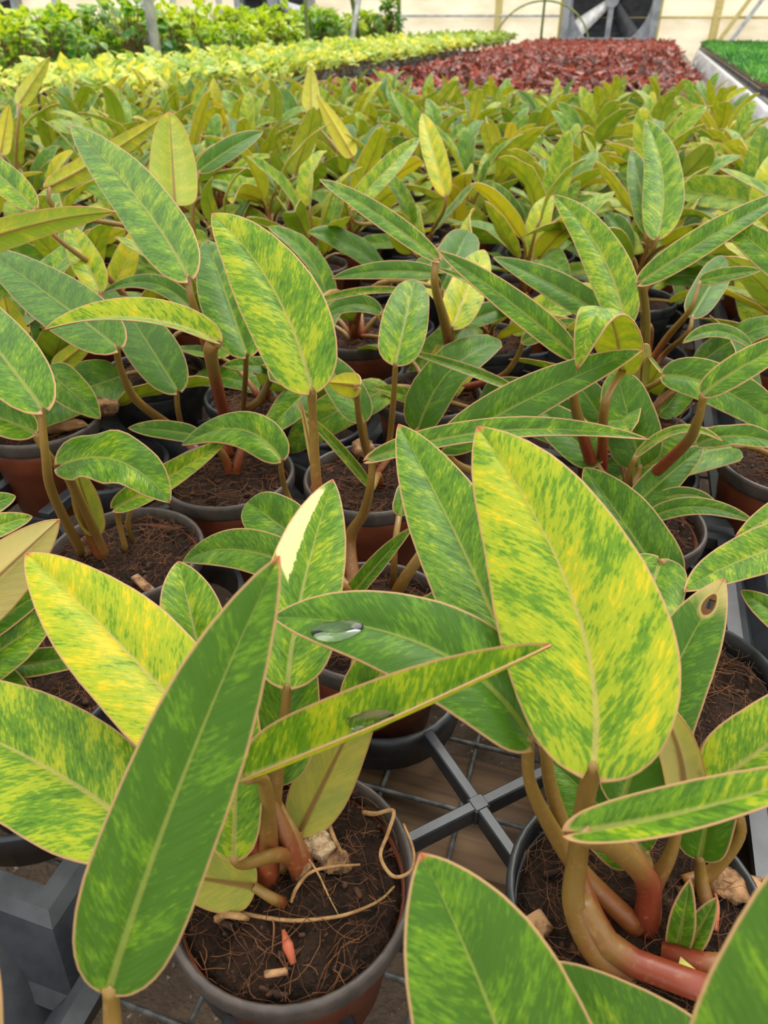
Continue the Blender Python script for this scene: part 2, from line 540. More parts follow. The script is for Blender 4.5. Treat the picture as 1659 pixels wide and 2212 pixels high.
# ------------------------------------------------------------------ pots, soil
POT_H = .090
def pot_meshes():
    body = [(.0, .0), (.040, .0), (.0415, .002), (.0445, .030), (.0452, .0305), (.0475, .052), (.0482, .0525), (.0500, .068), (.0525, .078)]
    inner = [(.0505, .078), (.040, .004)]
    rim = [(.0525, .0765), (.0552, .0775), (.0562, .080), (.0566, .088), (.0558, .0905), (.0542, .0912), (.0530, .0900), (.0515, .078), (.0525, .0765)]
    b = MB().lathe(body + inner, 44)
    r = MB().lathe(rim, 44)
    return b, r
_b, _r = pot_meshes()
POTS = {'red': (_b.mesh('plant_pot', POT_RED), _r.mesh('pot_rim', POT_RIM)), 'black': (_b.mesh('plant_pot', POT_BLACK), _r.mesh('pot_rim', POT_BLACK)),
        'brown': (_b.mesh('plant_pot', POT_RED), _r.mesh('pot_rim', POT_RIM))}
def soil_mesh(seed, nr=16, na=40, R0=.0508, bump=.006):
    mb = MB()
    vs_, fs = [(0, 0, .004)], []
    for i in range(1, nr + 1):
        r = R0 * i / nr
        for j in range(na):
            a = 2 * math.pi * j / na
            x, y = r * math.cos(a), r * math.sin(a)
            z = mnoise.noise(Vector((x * 60, y * 60, seed))) * bump + mnoise.noise(Vector((x * 200, y * 200, seed + 5))) * bump * .6 + .004 * (1 - (i / nr) ** 2)
            if i == nr: z = -.006
            vs_.append((x, y, z))
    for j in range(na): fs.append((0, 1 + j, 1 + (j + 1) % na))
    for i in range(nr - 1):
        for j in range(na):
            a, b = 1 + i * na + j, 1 + i * na + (j + 1) % na
            fs.append((a, a + na, b + na, b))
    return mb.add(vs_, fs).mesh('soil', SOIL)
SOILS = [soil_mesh(s) for s in (1, 2, 3)]
SOIL_FAR = soil_mesh(9, 5, 16)
def fibre_mesh(seed, n=260):
    r = random.Random(seed)
    mb = MB()
    for i in range(n):
        a, d = r.uniform(0, 6.28), .05 * math.sqrt(r.random())
        p = Vector((d * math.cos(a), d * math.sin(a), .004 + r.uniform(-.001, .004)))
        yaw = r.uniform(0, 6.28); ln = r.uniform(.006, .03)
        pts = []
        for k in range(5):
            pts.append(p.copy())
            yaw += r.uniform(-.6, .6)
            p = p + Vector((math.cos(yaw), math.sin(yaw), r.uniform(-.35, .4))) * ln / 4
            if p.xy.length > .051: p.xy = p.xy * (.051 / p.xy.length)
            p.z = max(p.z, 0.002)
        mb.tube(pts, r.uniform(.00010, .00026), 3, cap=False)
    for i in range(60):      # crumbs
        a, d = r.uniform(0, 6.28), .048 * math.sqrt(r.random())
        s = r.uniform(.0012, .0032)
        rot = Matrix.Rotation(r.uniform(0, 6), 3, 'Z') @ Matrix.Rotation(r.uniform(0, 6), 3, 'X')
        mb.box((d * math.cos(a), d * math.sin(a), .004), (s * r.uniform(.6, 2), s, s * .8), rot, 1, s * .25)
    return mb.mesh('coir_fibres', [FIBRE, CRUMB])
FIBRES = [fibre_mesh(s) for s in (11, 12, 13)]
PLANTS = {}
SPOTS = []
def plant(pid, x, y, label, pot='red', h=0.0, tilt=(0, 0), world_xy=None, fib=True, lift=.0):
    p = Vector((world_xy[0], world_xy[1], RZ)) if world_xy else PH(x, y, 0.0)
    root = empty('potted_philodendron', (p.x, p.y, RZ - POT_H))
    tag(root, label, 'potted plant', 'potted philodendrons on the bench')
    loc = Vector((p.x, p.y, RZ - POT_H))
    yaw = rnd.uniform(0, 6.28)
    rot = Matrix.Rotation(yaw, 4, 'Z')
    b = link('plant_pot', POTS[pot][0], root, rot)
    r = link('pot_rim', POTS[pot][1], b)
    i = rnd.randrange(3)
    so = link('soil', SOILS[i], root, Matrix.Translation((0, 0, .080)) @ rot)
    if fib:
        fo = link('coir_fibres', FIBRES[i], root, Matrix.Translation((0, 0, .080)) @ rot)
        fo['kind'] = 'stuff'
    d = {'id': pid, 'root': root, 'loc': loc, 'crown': loc + Vector((0, 0, .082))}
    PLANTS[pid] = d
    SPOTS.append((p.x, p.y))
    return d
# ------------------------------------------------------------------ setting: floor, back wall
FL = MB().add([UV(-2, -18), UV(-2, 8), UV(14, 8), UV(14, -18)], [(0, 1, 2, 3)]).build('floor', DIRT, None, False)
struct(FL, 'brown dirt floor below the benches')
def film_material():
    t = NT('cream_greenhouse_film')
    co = t.ocoord()
    x, y, z = t.sep(co)
    n = t.noise(t.xyz(t.ma('MULTIPLY', x, .7), 0.0, t.ma('MULTIPLY', z, 2.2)), 1.6, 4, .6)
    n2 = t.noise(co, 6, 3, .6)
    c = t.mix(t.ss(n, .3, .7), (.66, .56, .39), (.86, .78, .60))
    c = t.mix(t.ma('MULTIPLY', t.ss(n2, .5, .8), .35), c, (.62, .54, .30))
    bs = t.bsdf(c, .5, t.bump(n2, .2, .02), .4)
    tr = t.node('ShaderNodeBsdfTranslucent', {'Color': c}).outputs[0]
    return t.done(t.node('ShaderNodeMixShader', {0: .55, 1: bs, 2: tr}).outputs[0])
FILM = film_material()
POST = simple('galvanised_post', (.34, .35, .36), (.52, .53, .54), 14, .45, .15, metal=.3)
POST_GREEN = simple('green_stained_post', (.14, .19, .06), (.24, .28, .10), 14, .6, .15)
YTIMB = wood_material('yellowed_timber', (.50, .40, .13), (.66, .56, .26))
UW = 12.6
# wall film as one rippled sheet
nu_, nz_ = 240, 14
vv, ff = [], []
for j in range(nz_ + 1):
    for i in range(nu_ + 1):
        v = -17 + 24 * i / nu_
        z = 4.2 * j / nz_
        d = .03 * mnoise.noise(Vector((v * 2.0, z * .6, 0))) + .012 * mnoise.noise(Vector((v * 9, z * 1.2, 3)))
        vv.append(UV(UW + d, v, z))
for j in range(nz_):
    for i in range(nu_):
        a = j * (nu_ + 1) + i
        ff.append((a, a + 1, a + nu_ + 2, a + nu_ + 1))
wall = mesh_obj('wall_back', vv, ff, FILM)
struct(wall, 'cream plastic film back wall of the greenhouse')
def wall_bar(name, v0, z0, v1, z1, w, d, mat, u=None):
    u = UW - .07 if u is None else u
    return struct(MB().bar(UV(u, v0, z0), UV(u, v1, z1), w, d, 0, .006).build(name, mat, None, False))
tn = [0]
def trim(*a, **k):
    tn[0] += 1
    return wall_bar('trim_%d' % tn[0], *a, **k)
def wall_v(px):            # v on the wall plane for a pixel column at the horizon
    r = ray(px, 34)
    s = UW / (r.x * math.sin(AZ) + r.y * math.cos(AZ))
    p = r * s
    return p.x * math.cos(AZ) - p.y * math.sin(AZ)
for px in (130, 318, 382, 445, 480):
    trim(wall_v(px), 0, wall_v(px), 4.1, .09, .05, POST)
for px in (1078, 1420, 1548):
    trim(wall_v(px), 0, wall_v(px), 4.1, .10, .05, YTIMB)
trim(wall_v(1215), 0, wall_v(1215), 4.1, .07, .05, YTIMB)
trim(wall_v(835), .96, wall_v(1230), .96, .05, .03, POST)
trim(wall_v(1240), CZ - .02, 6.5, CZ - .02, .05, .03, YTIMB)
trim(wall_v(1530), .35, wall_v(1760), 2.6, .10, .05, YTIMB, u=UW - .16)
trim(wall_v(1556), .35, wall_v(1786), 2.6, .05, .05, POST, u=UW - .2)

# ------------------------------------------------------------------ exhaust fans
FANF = simple('fan_frame_steel', (.20, .22, .24), (.34, .36, .38), 8, .45, .1, metal=.4)
LOUV = simple('fan_louvre', (.035, .037, .042), (.060, .064, .07), 12, .5, .1)
BLADE = simple('fan_blade_metal', (.60, .60, .58), (.80, .80, .78), 20, .4, .1, metal=.2)
def fan(vc, label, ang):
    base = UV(UW - .22, vc, .61)
    root = empty('exhaust_fan', base, -AZ)
    tag(root, label, 'fan', 'exhaust fans in the back wall')
    W_, H_ = 1.18, 1.06
    f = MB()
    for x in (-W_ / 2, W_ / 2): f.box((x, 0, H_ / 2), (.10, .18, H_), None, 0, .008)
    for z in (0.05, H_ - .05): f.box((0, 0.002, z), (W_ - .1, .172, .10), None, 0, .008)
    f.build('frame', FANF, root, False)
    sh = MB()                       # shroud plate with a round opening
    n = 48; r0 = .525
    vs_, fs = [], []
    for j in range(n):
        a = 2 * math.pi * j / n
        c, s_ = math.cos(a), math.sin(a)
        k = .54 / max(abs(c), abs(s_))
        vs_ += [(c * k, 0, s_ * k * .98 + H_ / 2), (c * r0, 0, s_ * r0 + H_ / 2), (c * r0, .10, s_ * r0 + H_ / 2)]
    for j in range(n):
        a, b = 3 * j, 3 * ((j + 1) % n)
        fs += [(a, a + 1, b + 1, b), (a + 1, a + 2, b + 2, b + 1)]
    sh.add(vs_, fs).build('shroud', FANF, root, False)
    for k in range(13):
        z = .04 + k * .080
        MB().box((0, .12, z), (1.08, .006, .098), Matrix.Rotation(R(18), 3, 'X')).build('louvre_slat', LOUV, root, False)
    MB().bar((0, -.02, 0), (0, -.02, H_), .07, .03).build('motor_strut', FANF, root, False)
    hub = MB().tube([(0, -.06, H_ / 2), (0, .07, H_ / 2)], .09, 18).build('hub', FANF, root, False)
    for k in range(4):
        a = ang + k * math.pi / 2
        vs_, fs = [], []
        for i in range(7):
            r = .08 + .44 * i / 6
            wd = .07 + .045 * i / 6
            tw = R(38 - 20 * i / 6)
            for e in (-1, 1):
                for th in (-1, 1):
                    p = Vector((e * wd * math.cos(tw), e * wd * math.sin(tw) * .5 + th * .003, r))
                    p = Matrix.Rotation(a, 3, 'Y') @ p
                    vs_.append(p + Vector((0, .03, H_ / 2)))
        for i in range(6):
            b = i * 4
            for (x, y) in ((0, 1), (1, 3), (3, 2), (2, 0)):
                fs.append((b + x, b + y, b + 4 + y, b + 4 + x))
        fs += [(0, 1, 3, 2), (24, 26, 27, 25)]
        MB().add(vs_, fs).build('blade', BLADE if k < 2 else LOUV, root)
    return root
fan(wall_v(1320), 'large square exhaust fan with a bright tilted blade behind the red plants', R(-128))
fan(wall_v(607), 'dark square exhaust fan above the leafy green shrubs, mid-photo', R(20))
fan(wall_v(0), 'dark exhaust fan cut off by the upper-left corner of the photo', R(70))

# ------------------------------------------------------------------ roof posts in a row
def post(u, v, r, mat, label, lean=0.0):
    o = MB().tube([UV(u, v, 0), UV(u, v + lean, 3.2)], r, 14).build('roof_post', mat)
    return tag(o, label, 'post', 'roof posts between the benches')
post(4.55, -2.86, .030, POST, 'grey steel post nearest the camera, rising from the yellow plants', -.02)
post(7.0, -2.88, .018, POST_GREEN, 'thin green-stained post in front of the dark fan')
post(9.9, -2.9, .022, POST_GREEN, 'green-stained post beside the hanging green plant')
br = MB().bar(UV(8.55, -2.9, .62), UV(8.0, -2.95, 1.75), .035, .035).build('diagonal_brace', POST_GREEN)
tag(br, 'dark green diagonal brace bar crossing a pale one', 'brace')
br = MB().bar(UV(7.9, -2.82, .62), UV(8.6, -2.8, 1.75), .04, .04).build('diagonal_brace', POST)
tag(br, 'pale grey diagonal brace bar behind the yellow plants', 'brace')
br = MB().tube([UV(7.0, -2.9, 1.12), UV(9.9, -2.9, 1.12)], .014, 8).build('tie_rail', POST_GREEN)
tag(br, 'thin green horizontal rail joining two posts', 'rail')
hp = MB().tube([UV(11.4 , -1.4 + .62 * math.cos(a), .60 + .52 * math.sin(a)) for a in [math.pi * i / 24 for i in range(25)]], .012, 6).build('hoop', POST_GREEN)
tag(hp, 'thin bent hoop arching in front of the cream wall', 'hoop')
hp = MB().tube([UV(11.4, -1.4, .5), UV(11.4, -1.4, 2.6)], .016, 6).build('thin_post', POST_GREEN)
tag(hp, 'thin upright rod standing under the arched hoop', 'rod')

# ------------------------------------------------------------------ main wire bench
bench = empty('wire_bench', (0, 0, BZ), -AZ)
tag(bench, 'galvanised wire mesh bench carrying the potted philodendrons', 'bench')
U0, U1, V0, V1 = -.25, 12.0, -1.75, .43
wl = MB().tube([(0, 0, 0), (0, 4.9, 0)], .0016, 6).mesh('mesh_wire', WIRE)
wc = MB().tube([(V0, 0, 0), (V1, 0, 0)], .0016, 6).mesh('mesh_wire', WIRE)
k = 0
v = V0
while v <= V1:
    link('mesh_wire', wl, bench, Matrix.Translation((v, U0, -.0032))); v += .052
u = U0
while u < 4.6:
    link('mesh_wire', wc, bench, Matrix.Translation((0, u, 0))); u += .052
for u in (.275, 1.1, 1.95, 2.8, 3.65, 4.5, 6.0, 8.0, 10.0, 11.9):
    MB().box(((V0 + V1) / 2, u, -.032), (V1 - V0, .085, .05), None, 0, .003).build('cross_beam', WOOD, bench, False)
for v in (V0 + .03, V1 - .03):
    MB().box((v, (U0 + U1) / 2, -.085), (.05, U1 - U0, .09), None, 0, .003).build('side_rail', WOOD, bench, False)
    for u in (.4, 3.0, 6.0, 9.0, 11.6):
        MB().box((v, u, -.34), (.06, .06, .42), None, 0, .003).build('leg', WOOD, bench, False)
MB().box(((V0 + V1) / 2, 8.3, -.004), (V1 - V0, 7.2, .006)).build('bench_top', TRAY, bench, False)
# ------------------------------------------------------------------ near plants, built one by one
plant('A', 630, 1885, 'potted philodendron with curling pale roots over its soil, front middle of the photo', 'red')
plant('B', 1375, 1945, 'philodendron with thick red stems in a black-rimmed pot, front right', 'black')
plant('C', 1480, 1462, 'black pot of coir beside the leaf with a scorched hole', 'black')
plant('D', 800, 1330, 'philodendron whose tall upright leaf is heavily flecked yellow, behind the front pot', 'red')
plant('T', 1362, 1120, 'philodendron with two upright brown stems and a curled cap-like leaf', 'brown')
plant('K', 270, 1190, 'philodendron with a wavy wet heart-shaped leaf over dark crumbly soil', 'red')
plant('E', 492, 1020, 'terracotta potted philodendron with a single thick red stem and long raised leaves', 'red')
plant('S', 800, 1030, 'terracotta pot with a thin upright rolled leaf and round bark lump', 'red')
plant('L', 85, 905, 'terracotta pot packed with dry fibrous husk at the left edge', 'red')
plant('M', 330, 800, 'black pot half hidden under a drooping plain green leaf, left', 'black')
plant('N', 560, 850, 'small philodendron behind the thick red stem with slender olive stalks', 'black')
plant('Q', 925, 850, 'philodendron with a bright red stem base and tiny olive new leaves', 'red')
plant('V', 1375, 935, 'brown-rimmed pot with reddish coir behind the curled leaf', 'brown')
plant('U', 1378, 800, 'philodendron with a red stem and a dry beige leaf hanging over its pot', 'brown')
plant('W', 1050, 730, 'black pot with thin fibres on dark soil, middle of the photo', 'black')
plant('X', 770, 720, 'terracotta pot below the narrow arching blue-green leaves, centre', 'red')
plant('J', 40, 1480, 'philodendron with dark mottled low leaves at the left edge, beside the tray trough', 'black')
plant('Y', 1700, 1000, 'terracotta pot cut off by the right edge of the photo', 'red')
plant('F', 0, 0, 'plant just below the frame holding the large blurred green leaf at front left', 'red', world_xy=(-.092, .022))
plant('G', 0, 0, 'plant just below the frame with blurred green leaves rising along the bottom right edge', 'red', world_xy=(.070, .000))
P = PLANTS
def lf(pid, B, T, w, **k): return hero_leaf(P[pid], B, T, w, **k)

# front left giant leaf and its neighbours
lf('F', (238, 2128, .078), (604, 1200, .187), 250, M=(405, 1655), up=.10, fold=.16, yel=.18, tone=.25, bulge=.02, lobe=.02, rows=30, rbase=.004, rtop=.0026, red=.1, pet=[(244, 2240, .055), (255, 2600, .01)])
lf('F', (-80, 2500, .05), (-12, 2062, .12), 150, up=.3, yel=.7, nopet=False)
lf('A', (462, 1618, .07), (56, 1195, .115), 232, M=(262, 1398), up=.35, fold=.18, yel=.86, tone=0, rows=28, pet=[(505, 1700, .05), (545, 1800, .015), (575, 1900, -.008)], rbase=.0048, rtop=.003, red=1.2)
lf('A', (300, 1806, .05), (-330, 1470, .055), 268, M=(60, 1640), up=.45, fold=.12, yel=.62, tone=.1, rows=28, pet=[(390, 1850, .02), (480, 1885, .0), (565, 1905, -.01)], rbase=.0032, rtop=.0026, red=.5)
lf('A', (621, 1475, .09), (719, 1036, .128), 178, M=(655, 1270), up=.15, fold=.15, yel=.50, tone=.3, rows=34, nc=10, mats=[LEAF_CREAM, LEAF_UND, LEAF_EDGE], pet=[(613, 1560, .07), (600, 1640, .05), (585, 1800, .012), (580, 1905, -.008)], rbase=.0052, rtop=.0021, red=.45, label='leaf with a cream patch along one side', lobe=.03)
lf('A', (590, 1690, .03), (640, 1330, .07), 160, up=.2, fold=.1, yel=.40, tone=.5, lobe=.02)
lf('A', (648, 1795, .005), (808, 1470, .065), 128, up=.1, fold=.15, yel=.45, tone=.15, und=True, pale=.3, rbase=.0045, red=.3, pet=[(628, 1830, -.004), (600, 1880, -.01)])
lf('A', (532, 1682, .092), (1190, 1393, .150), 128, M=(880, 1545), up=.92, fold=1.0, yel=.58, tone=.1, bulge=.03, lobe=.01, rows=30, rbase=.0052, red=.55, pet=[(570, 1690, .075), (580, 1790, .03), (578, 1905, -.008)], label='long trough-shaped leaf with a wet sheen')
lf('A', (548, 1915, .004), (385, 1890, .018), 118, up=.1, und=True, yel=.3, pale=.25, rounded=True, fold=.1, pet=[(585, 1938, .0), (612, 1952, -.008)], rbase=.0028)
lf('A', (505, 1845, .04), (520, 1420, .10), 120, up=.2, yel=.55, tone=.2)
lf('A', (450, 1490, .06), (385, 1213, .095), 150, up=.2, yel=.5, fold=.3, tone=.15)

# front right plant
lf('B', (1283, 1642, .108), (1031, 922, .176), 345, M=(1232, 1285), up=.18, fold=.12, yel=.73, tone=.05, rows=34, nc=8, lobe=.05, rbase=.0062, rtop=.0034, red=.35, pet=[(1262, 1740, .08), (1248, 1850, .045), (1240, 1960, .02), (1290, 2060, .0), (1360, 2110, -.012)])
lf('B', (1140, 1588, .10), (588, 1333, .12), 205, M=(925, 1402), up=.45, fold=.15, yel=.24, tone=.4, rows=30, lobe=.05, pet=[(1145, 1690, .07), (1192, 1790, .04), (1260, 1890, .015), (1375, 2005, -.006)], rbase=.005, rtop=.0025, red=.4, label='broad leaf carrying a water drop')
lf('B', (1130, 1490, .09), (861, 917, .140), 205, M=(1000, 1190), up=.25, fold=.2, yel=.45, tone=.3, rows=30, pet=[(1172, 1600, .08), (1190, 1700, .055), (1225, 1810, .03), (1275, 1960, .008), (1350, 2090, -.008)], rbase=.005, red=.6)
lf('B', (1345, 1728, .045), (1565, 1250, .105), 172, M=(1432, 1500), up=.15, fold=.2, yel=.22, tone=.4, rows=44, nc=12, mats=[LEAF_SCORCH, LEAF_UND, LEAF_EDGE], hole=(.05, .87, .22, .026), label='leaf with a brown-edged hole near its tip')
lf('B', (1478, 1730, .05), (1402, 1490, .10), 98, M=(1462, 1610), und=True, up=0, pale=.75, yel=.7, fold=-.55, rbase=.006, red=1.15, pet=[(1450, 1840, .02), (1405, 1930, .0), (1390, 2010, -.012)], lobe=.0)
lf('B', (1490, 1690, .045), (1425, 1500, .09), 78, up=.1, yel=.8, fold=.1, nopet=True, tone=0)
lf('B', (1250, 1798, .105), (1860, 1640, .135), 105, M=(1540, 1745), up=.8, fold=.5, yel=.42, tone=.1, rows=30, lobe=.06, pet=[(1330, 1830, .07), (1400, 1910, .02), (1392, 2010, -.01)], rbase=.006, rtop=.004, red=1.15)
lf('B', (1545, 1692, .065), (1860, 1470, .10), 172, up=.35, fold=.2, yel=.55, tone=.2, rows=26, lobe=.05, pet=[(1600, 1790, .03), (1540, 1880, .0), (1480, 1910, -.006)], red=.25)
lf('B', (1392, 1838, .012), (1186, 1640, .03), 165, up=.35, yel=.35, tone=.5, rounded=True, fold=.12, wave=.08)
lf('B', (1512, 1848, .015), (1560, 1570, .07), 112, up=.2, yel=.2, tone=.75, rounded=True, pet=[(1515, 1900, .0), (1535, 1990, -.012)])
lf('B', (1462, 2052, -.004), (1490, 1900, .03), 58, up=.1, yel=.3, tone=.1, nopet=True, lobe=0)
lf('B', (1482, 2056, -.004), (1549, 1938, .022), 54, up=.1, yel=.35, tone=.1, nopet=True, lobe=0)
petiole(P['B'], [PP(1560, 2150, .004), PP(1450, 2110, .002), PP(1370, 2080, .0), PP(1300, 2030, .006), PP(1250, 1950, .02)], .0058, .0058, 1.35, 'stem')
petiole(P['B'], [PP(1430, 2060, -.004), PP(1520, 2085, .0), PP(1620, 2090, .006)], .0052, .005, 1.35, 'stem')

# blurred leaves along the bottom edge
lf('G', (1195, 2580, .06), (908, 1843, .122), 400, M=(1050, 2160), up=.15, fold=.16, yel=.28, tone=.1, rows=28)
lf('G', (1600, 2480, .03), (1110, 2085, .072), 290, up=.3, fold=.2, yel=.30, tone=.15, rows=26)
lf('G', (1640, 2640, .10), (1790, 1790, .17), 400, up=.15, fold=.18, yel=.28, tone=.05, rows=28)

# right middle
lf('C', (1424, 1220, .055), (1330, 1490, .04), 150, up=.4, yel=.45, tone=.2, rounded=True, lobe=.08, pet=[(1440, 1230, .05), (1500, 1400, -.008)])
lf('C', (1440, 1270, .03), (1262, 1010, .07), 135, up=.3, yel=.28, tone=.3)
lf('C', (1800, 1140, .05), (1478, 1278, .065), 112, M=(1590, 1218), up=.35, yel=.5, tone=.1, nopet=True)
lf('C', (1790, 1060, .05), (1588, 1160, .06), 75, up=.35, yel=.55, tone=.1, nopet=True)
lf('C', (1760, 1400, .03), (1600, 1275, .04), 70, up=.35, yel=.35, tone=.2, nopet=True)

# pot D: tall flecked leaf and the long leaf behind the front pair
lf('D', (672, 835, .16), (458, 462, .226), 176, M=(588, 622), up=.12, fold=.16, yel=.60, tone=.15, rows=30, pet=[(677, 920, .13), (686, 1060, .085), (720, 1250, .02), (770, 1330, -.005)], rbase=.005, rtop=.0024, red=1.15)
lf('D', (804, 992, .105), (1403, 950, .128), 52, M=(1090, 938), up=.6, fold=.35, yel=.35, tone=.2, rows=26, pet=[(800, 1050, .085), (785, 1110, .05), (755, 1170, .02), (770, 1300, -.008)], rbase=.0055, red=.35)
lf('D', (762, 1538, .05), (1012, 1252, .09), 128, M=(865, 1410), up=.3, yel=.42, tone=.4, fold=.2)
lf('D', (655, 1235, .06), (395, 1214, .03), 96, M=(512, 1190), up=.35, yel=.35, tone=.35)
lf('D', (745, 1305, .02), (894, 1137, .065), 46, M=(830, 1205), up=.3, yel=.3, tone=.45, fold=.6)
lf('D', (650, 1170, .03), (535, 1085, .04), 120, up=.2, yel=.38, tone=.2, rounded=True)
petiole(P['D'], [PP(840, 1310, -.006), PP(880, 1240, .02), PP(930, 1170, .05)], .0048, .0036, .4)
petiole(P['D'], [PP(850, 1270, -.004), PP(852, 1180, .03), PP(862, 1115, .045)], .0025, .002, .2)
lf('D', (864, 1112, .045), (880, 1040, .055), 42, up=.2, yel=.3, tone=.3, nopet=True, rounded=True)
# sheath on the flecked leaf's stalk
lf('D', (690, 1060, .085), (648, 860, .135), 18, up=.1, und=True, pale=.5, fold=.5, nopet=True, lobe=0)

# pot K
lf('K', (138, 1003, .098), (367, 1087, .085), 122, M=(262, 1000), up=.45, fold=.18, wave=.16, yel=.40, tone=.1, lobe=.08, pet=[(150, 1030, .085), (205, 1150, .02), (225, 1200, -.006)], red=.3, rounded=False, label='wavy leaf glistening with water')
lf('K', (72, 934, .115), (-120, 862, .125), 84, up=.4, yel=.35, tone=.25, pet=[(110, 990, .095), (150, 1040, .07), (190, 1150, .02), (215, 1205, -.006)], rbase=.003)
lf('K', (88, 877, .145), (-120, 620, .165), 135, up=.35, yel=.38, tone=.25, fold=.15, pet=[(98, 980, .115), (115, 1070, .075), (180, 1200, -.006)], rbase=.0036, red=.1)
lf('K', (206, 1150, .02), (160, 1000, .08), 62, und=True, pale=.35, yel=.5, fold=-.4, nopet=True)
lf('K', (250, 1097, .03), (492, 948, .06), 62, M=(370, 1030), up=.25, yel=.62, tone=.2, fold=.5, pet=[(255, 1120, .02), (272, 1190, -.008)], rbase=.0024, rtop=.002, red=.0)
lf('K', (-190, 1420, .06), (128, 1122, .105), 150, und=True, pale=.85, yel=.8, fold=.25, up=0, nopet=True)
lf('K', (-80, 1165, .095), (70, 1116, .09), 56, up=.4, yel=.5, nopet=True)
lf('K', (-60, 1110, .10), (34, 1072, .10), 50, up=.4, yel=.35, tone=.3, nopet=True)
petiole(P['K'], [PP(285, 1170, -.006), PP(275, 1130, .01), PP(285, 1090, .03)], .002, .0018, 0)

# pot J
lf('J', (-90, 1470, .03), (122, 1325, .05), 120, up=.3, yel=.4, tone=.3, nopet=True)
lf('J', (15, 1440, .02), (235, 1410, .03), 62, M=(120, 1428), up=.3, yel=.3, tone=.5)
lf('J', (-70, 1410, .03), (85, 1530, .01), 66, up=.3, yel=.3, tone=.5, nopet=True)
lf('J', (-60, 1380, .05), (120, 1262, .06), 62, up=.3, yel=.3, tone=.4, nopet=True)

# pot E
lf('E', (606, 990, .06), (393, 962, .05), 84, M=(515, 930), up=.5, yel=.40, tone=.3, fold=.12, pet=[(608, 1020, .045), (618, 1062, .02), (642, 1108, .0)], rbase=.0024, rtop=.002, red=.1)
lf('E', (428, 942, .04), (277, 925, .04), 44, up=.45, yel=.2, tone=.4)
lf('E', (466, 737, .155), (97, 712, .165), 60, M=(290, 692), up=.75, fold=.5, yel=.68, tone=0, pet=[(455, 760, .145), (468, 830, .09), (487, 910, .03), (490, 985, -.005)], rbase=.0056, rtop=.0045, red=1.35)
lf('E', (404, 593, .172), (152, 270, .238), 118, M=(298, 432), up=.15, fold=.15, yel=.45, tone=.2, rows=28, pet=[(415, 650, .155), (440, 730, .12), (478, 860, .05), (492, 980, -.005)], rbase=.005, rtop=.0026, red=1.15)
lf('E', (250, 748, .125), (-40, 535, .15), 124, M=(118, 650), up=.35, yel=.30, tone=.4, fold=.12, pet=[(262, 800, .10), (295, 865, .06), (380, 930, .01), (430, 980, -.006)], rbase=.005, rtop=.0026, red=.45)
lf('E', (381, 840, .065), (250, 640, .09), 104, up=.3, yel=.22, tone=.45, fold=.12, pet=[(385, 890, .04), (400, 950, -.004)], rbase=.0025)
lf('E', (668, 840, .05), (565, 945, .03), 70, up=.2, yel=.35, tone=.4)

# pots L, M, N and other left ones
lf('L', (100, 800, .075), (217, 905, .05), 82, up=.35, yel=.35, tone=.4, fold=.15)
lf('L', (35, 742, .09), (8, 640, .125), 62, und=True, yel=.6, fold=.2)
lf('L', (120, 797, .06), (205, 728, .08), 44, und=True, yel=.35)
lf('N', (532, 762, .10), (446, 520, .15), 118, up=.2, yel=.30, tone=.25, fold=.1, pet=[(530, 820, .06), (524, 900, -.004)], rbase=.0026, red=.0)
lf('N', (625, 800, .05), (480, 790, .06), 40, up=.5, yel=.3, tone=.5)
petiole(P['N'], [PP(520, 900, .0), PP(560, 865, .02), PP(590, 810, .045)], .0045, .003, .4)
lf('M', (215, 628, .11), (148, 488, .15), 66, up=.3, yel=.75, tone=0, fold=.25)
lf('M', (-160, 565, .17), (250, 458, .205), 66, und=True, yel=.2, fold=.2, M=(60, 490), nopet=True)
lf('M', (72, 448, .18), (-70, 320, .215), 66, up=.3, yel=.5, tone=.1)
lf('M', (415, 668, .10), (212, 640, .10), 40, M=(320, 615), up=.6, yel=.25, tone=.5)

# centre pots
lf('S', (785, 907, .05), (690, 760, .08), 80, up=.3, yel=.3, tone=.4, pet=[(790, 950, .03), (800, 1010, -.005)], rbase=.0028, red=.1)
lf('S', (770, 834, .105), (708, 826, .10), 58, up=.2, und=True, yel=.6, fold=.3, pet=[(775, 900, .07), (790, 970, .02), (812, 1010, -.005)], rbase=.0035, red=.3, lobe=.15)
lf('S', (855, 783, .105), (896, 605, .14), 100, up=.15, yel=.48, tone=.2, fold=.1, rounded=True, pet=[(850, 860, .07), (842, 950, .02), (830, 1010, -.005)], rbase=.003, red=.15)
lf('S', (797, 1050, .02), (637, 873, .09), 27, up=.3, yel=.35, tone=.2, fold=.5, lobe=0)
lf('Q', (978, 704, .095), (1046, 540, .13), 84, up=.15, yel=.82, tone=0, fold=.15, pet=[(972, 760, .06), (965, 850, -.004)], red=.7)
lf('Q', (942, 558, .172), (690, 388, .205), 46, up=.35, yel=.35, tone=.3, fold=.25, pet=[(940, 620, .15), (962, 700, .10), (972, 770, .05), (963, 855, -.006)], rbase=.0075, rtop=.0028, red=1.0)
lf('Q', (937, 876, .0), (945, 744, .05), 52, up=.1, und=True, yel=.35, fold=.2, lobe=0, nopet=True)
lf('Q', (920, 870, .0), (806, 836, .02), 36, up=.3, yel=.55, lobe=0, nopet=True)
lf('Q', (1112, 842, .07), (868, 757, .09), 24, up=.4, yel=.25, tone=.2, fold=.4, lobe=0, nopet=False)
lf('Q', (1130, 738, .08), (1245, 690, .10), 36, up=.3, yel=.3, tone=.4, pet=[(1118, 770, .06), (1080, 815, .03), (1000, 838, .0)], rbase=.004, red=.6)
lf('W', (992, 702, .05), (1135, 655, .06), 48, up=.4, yel=.2, tone=.5)
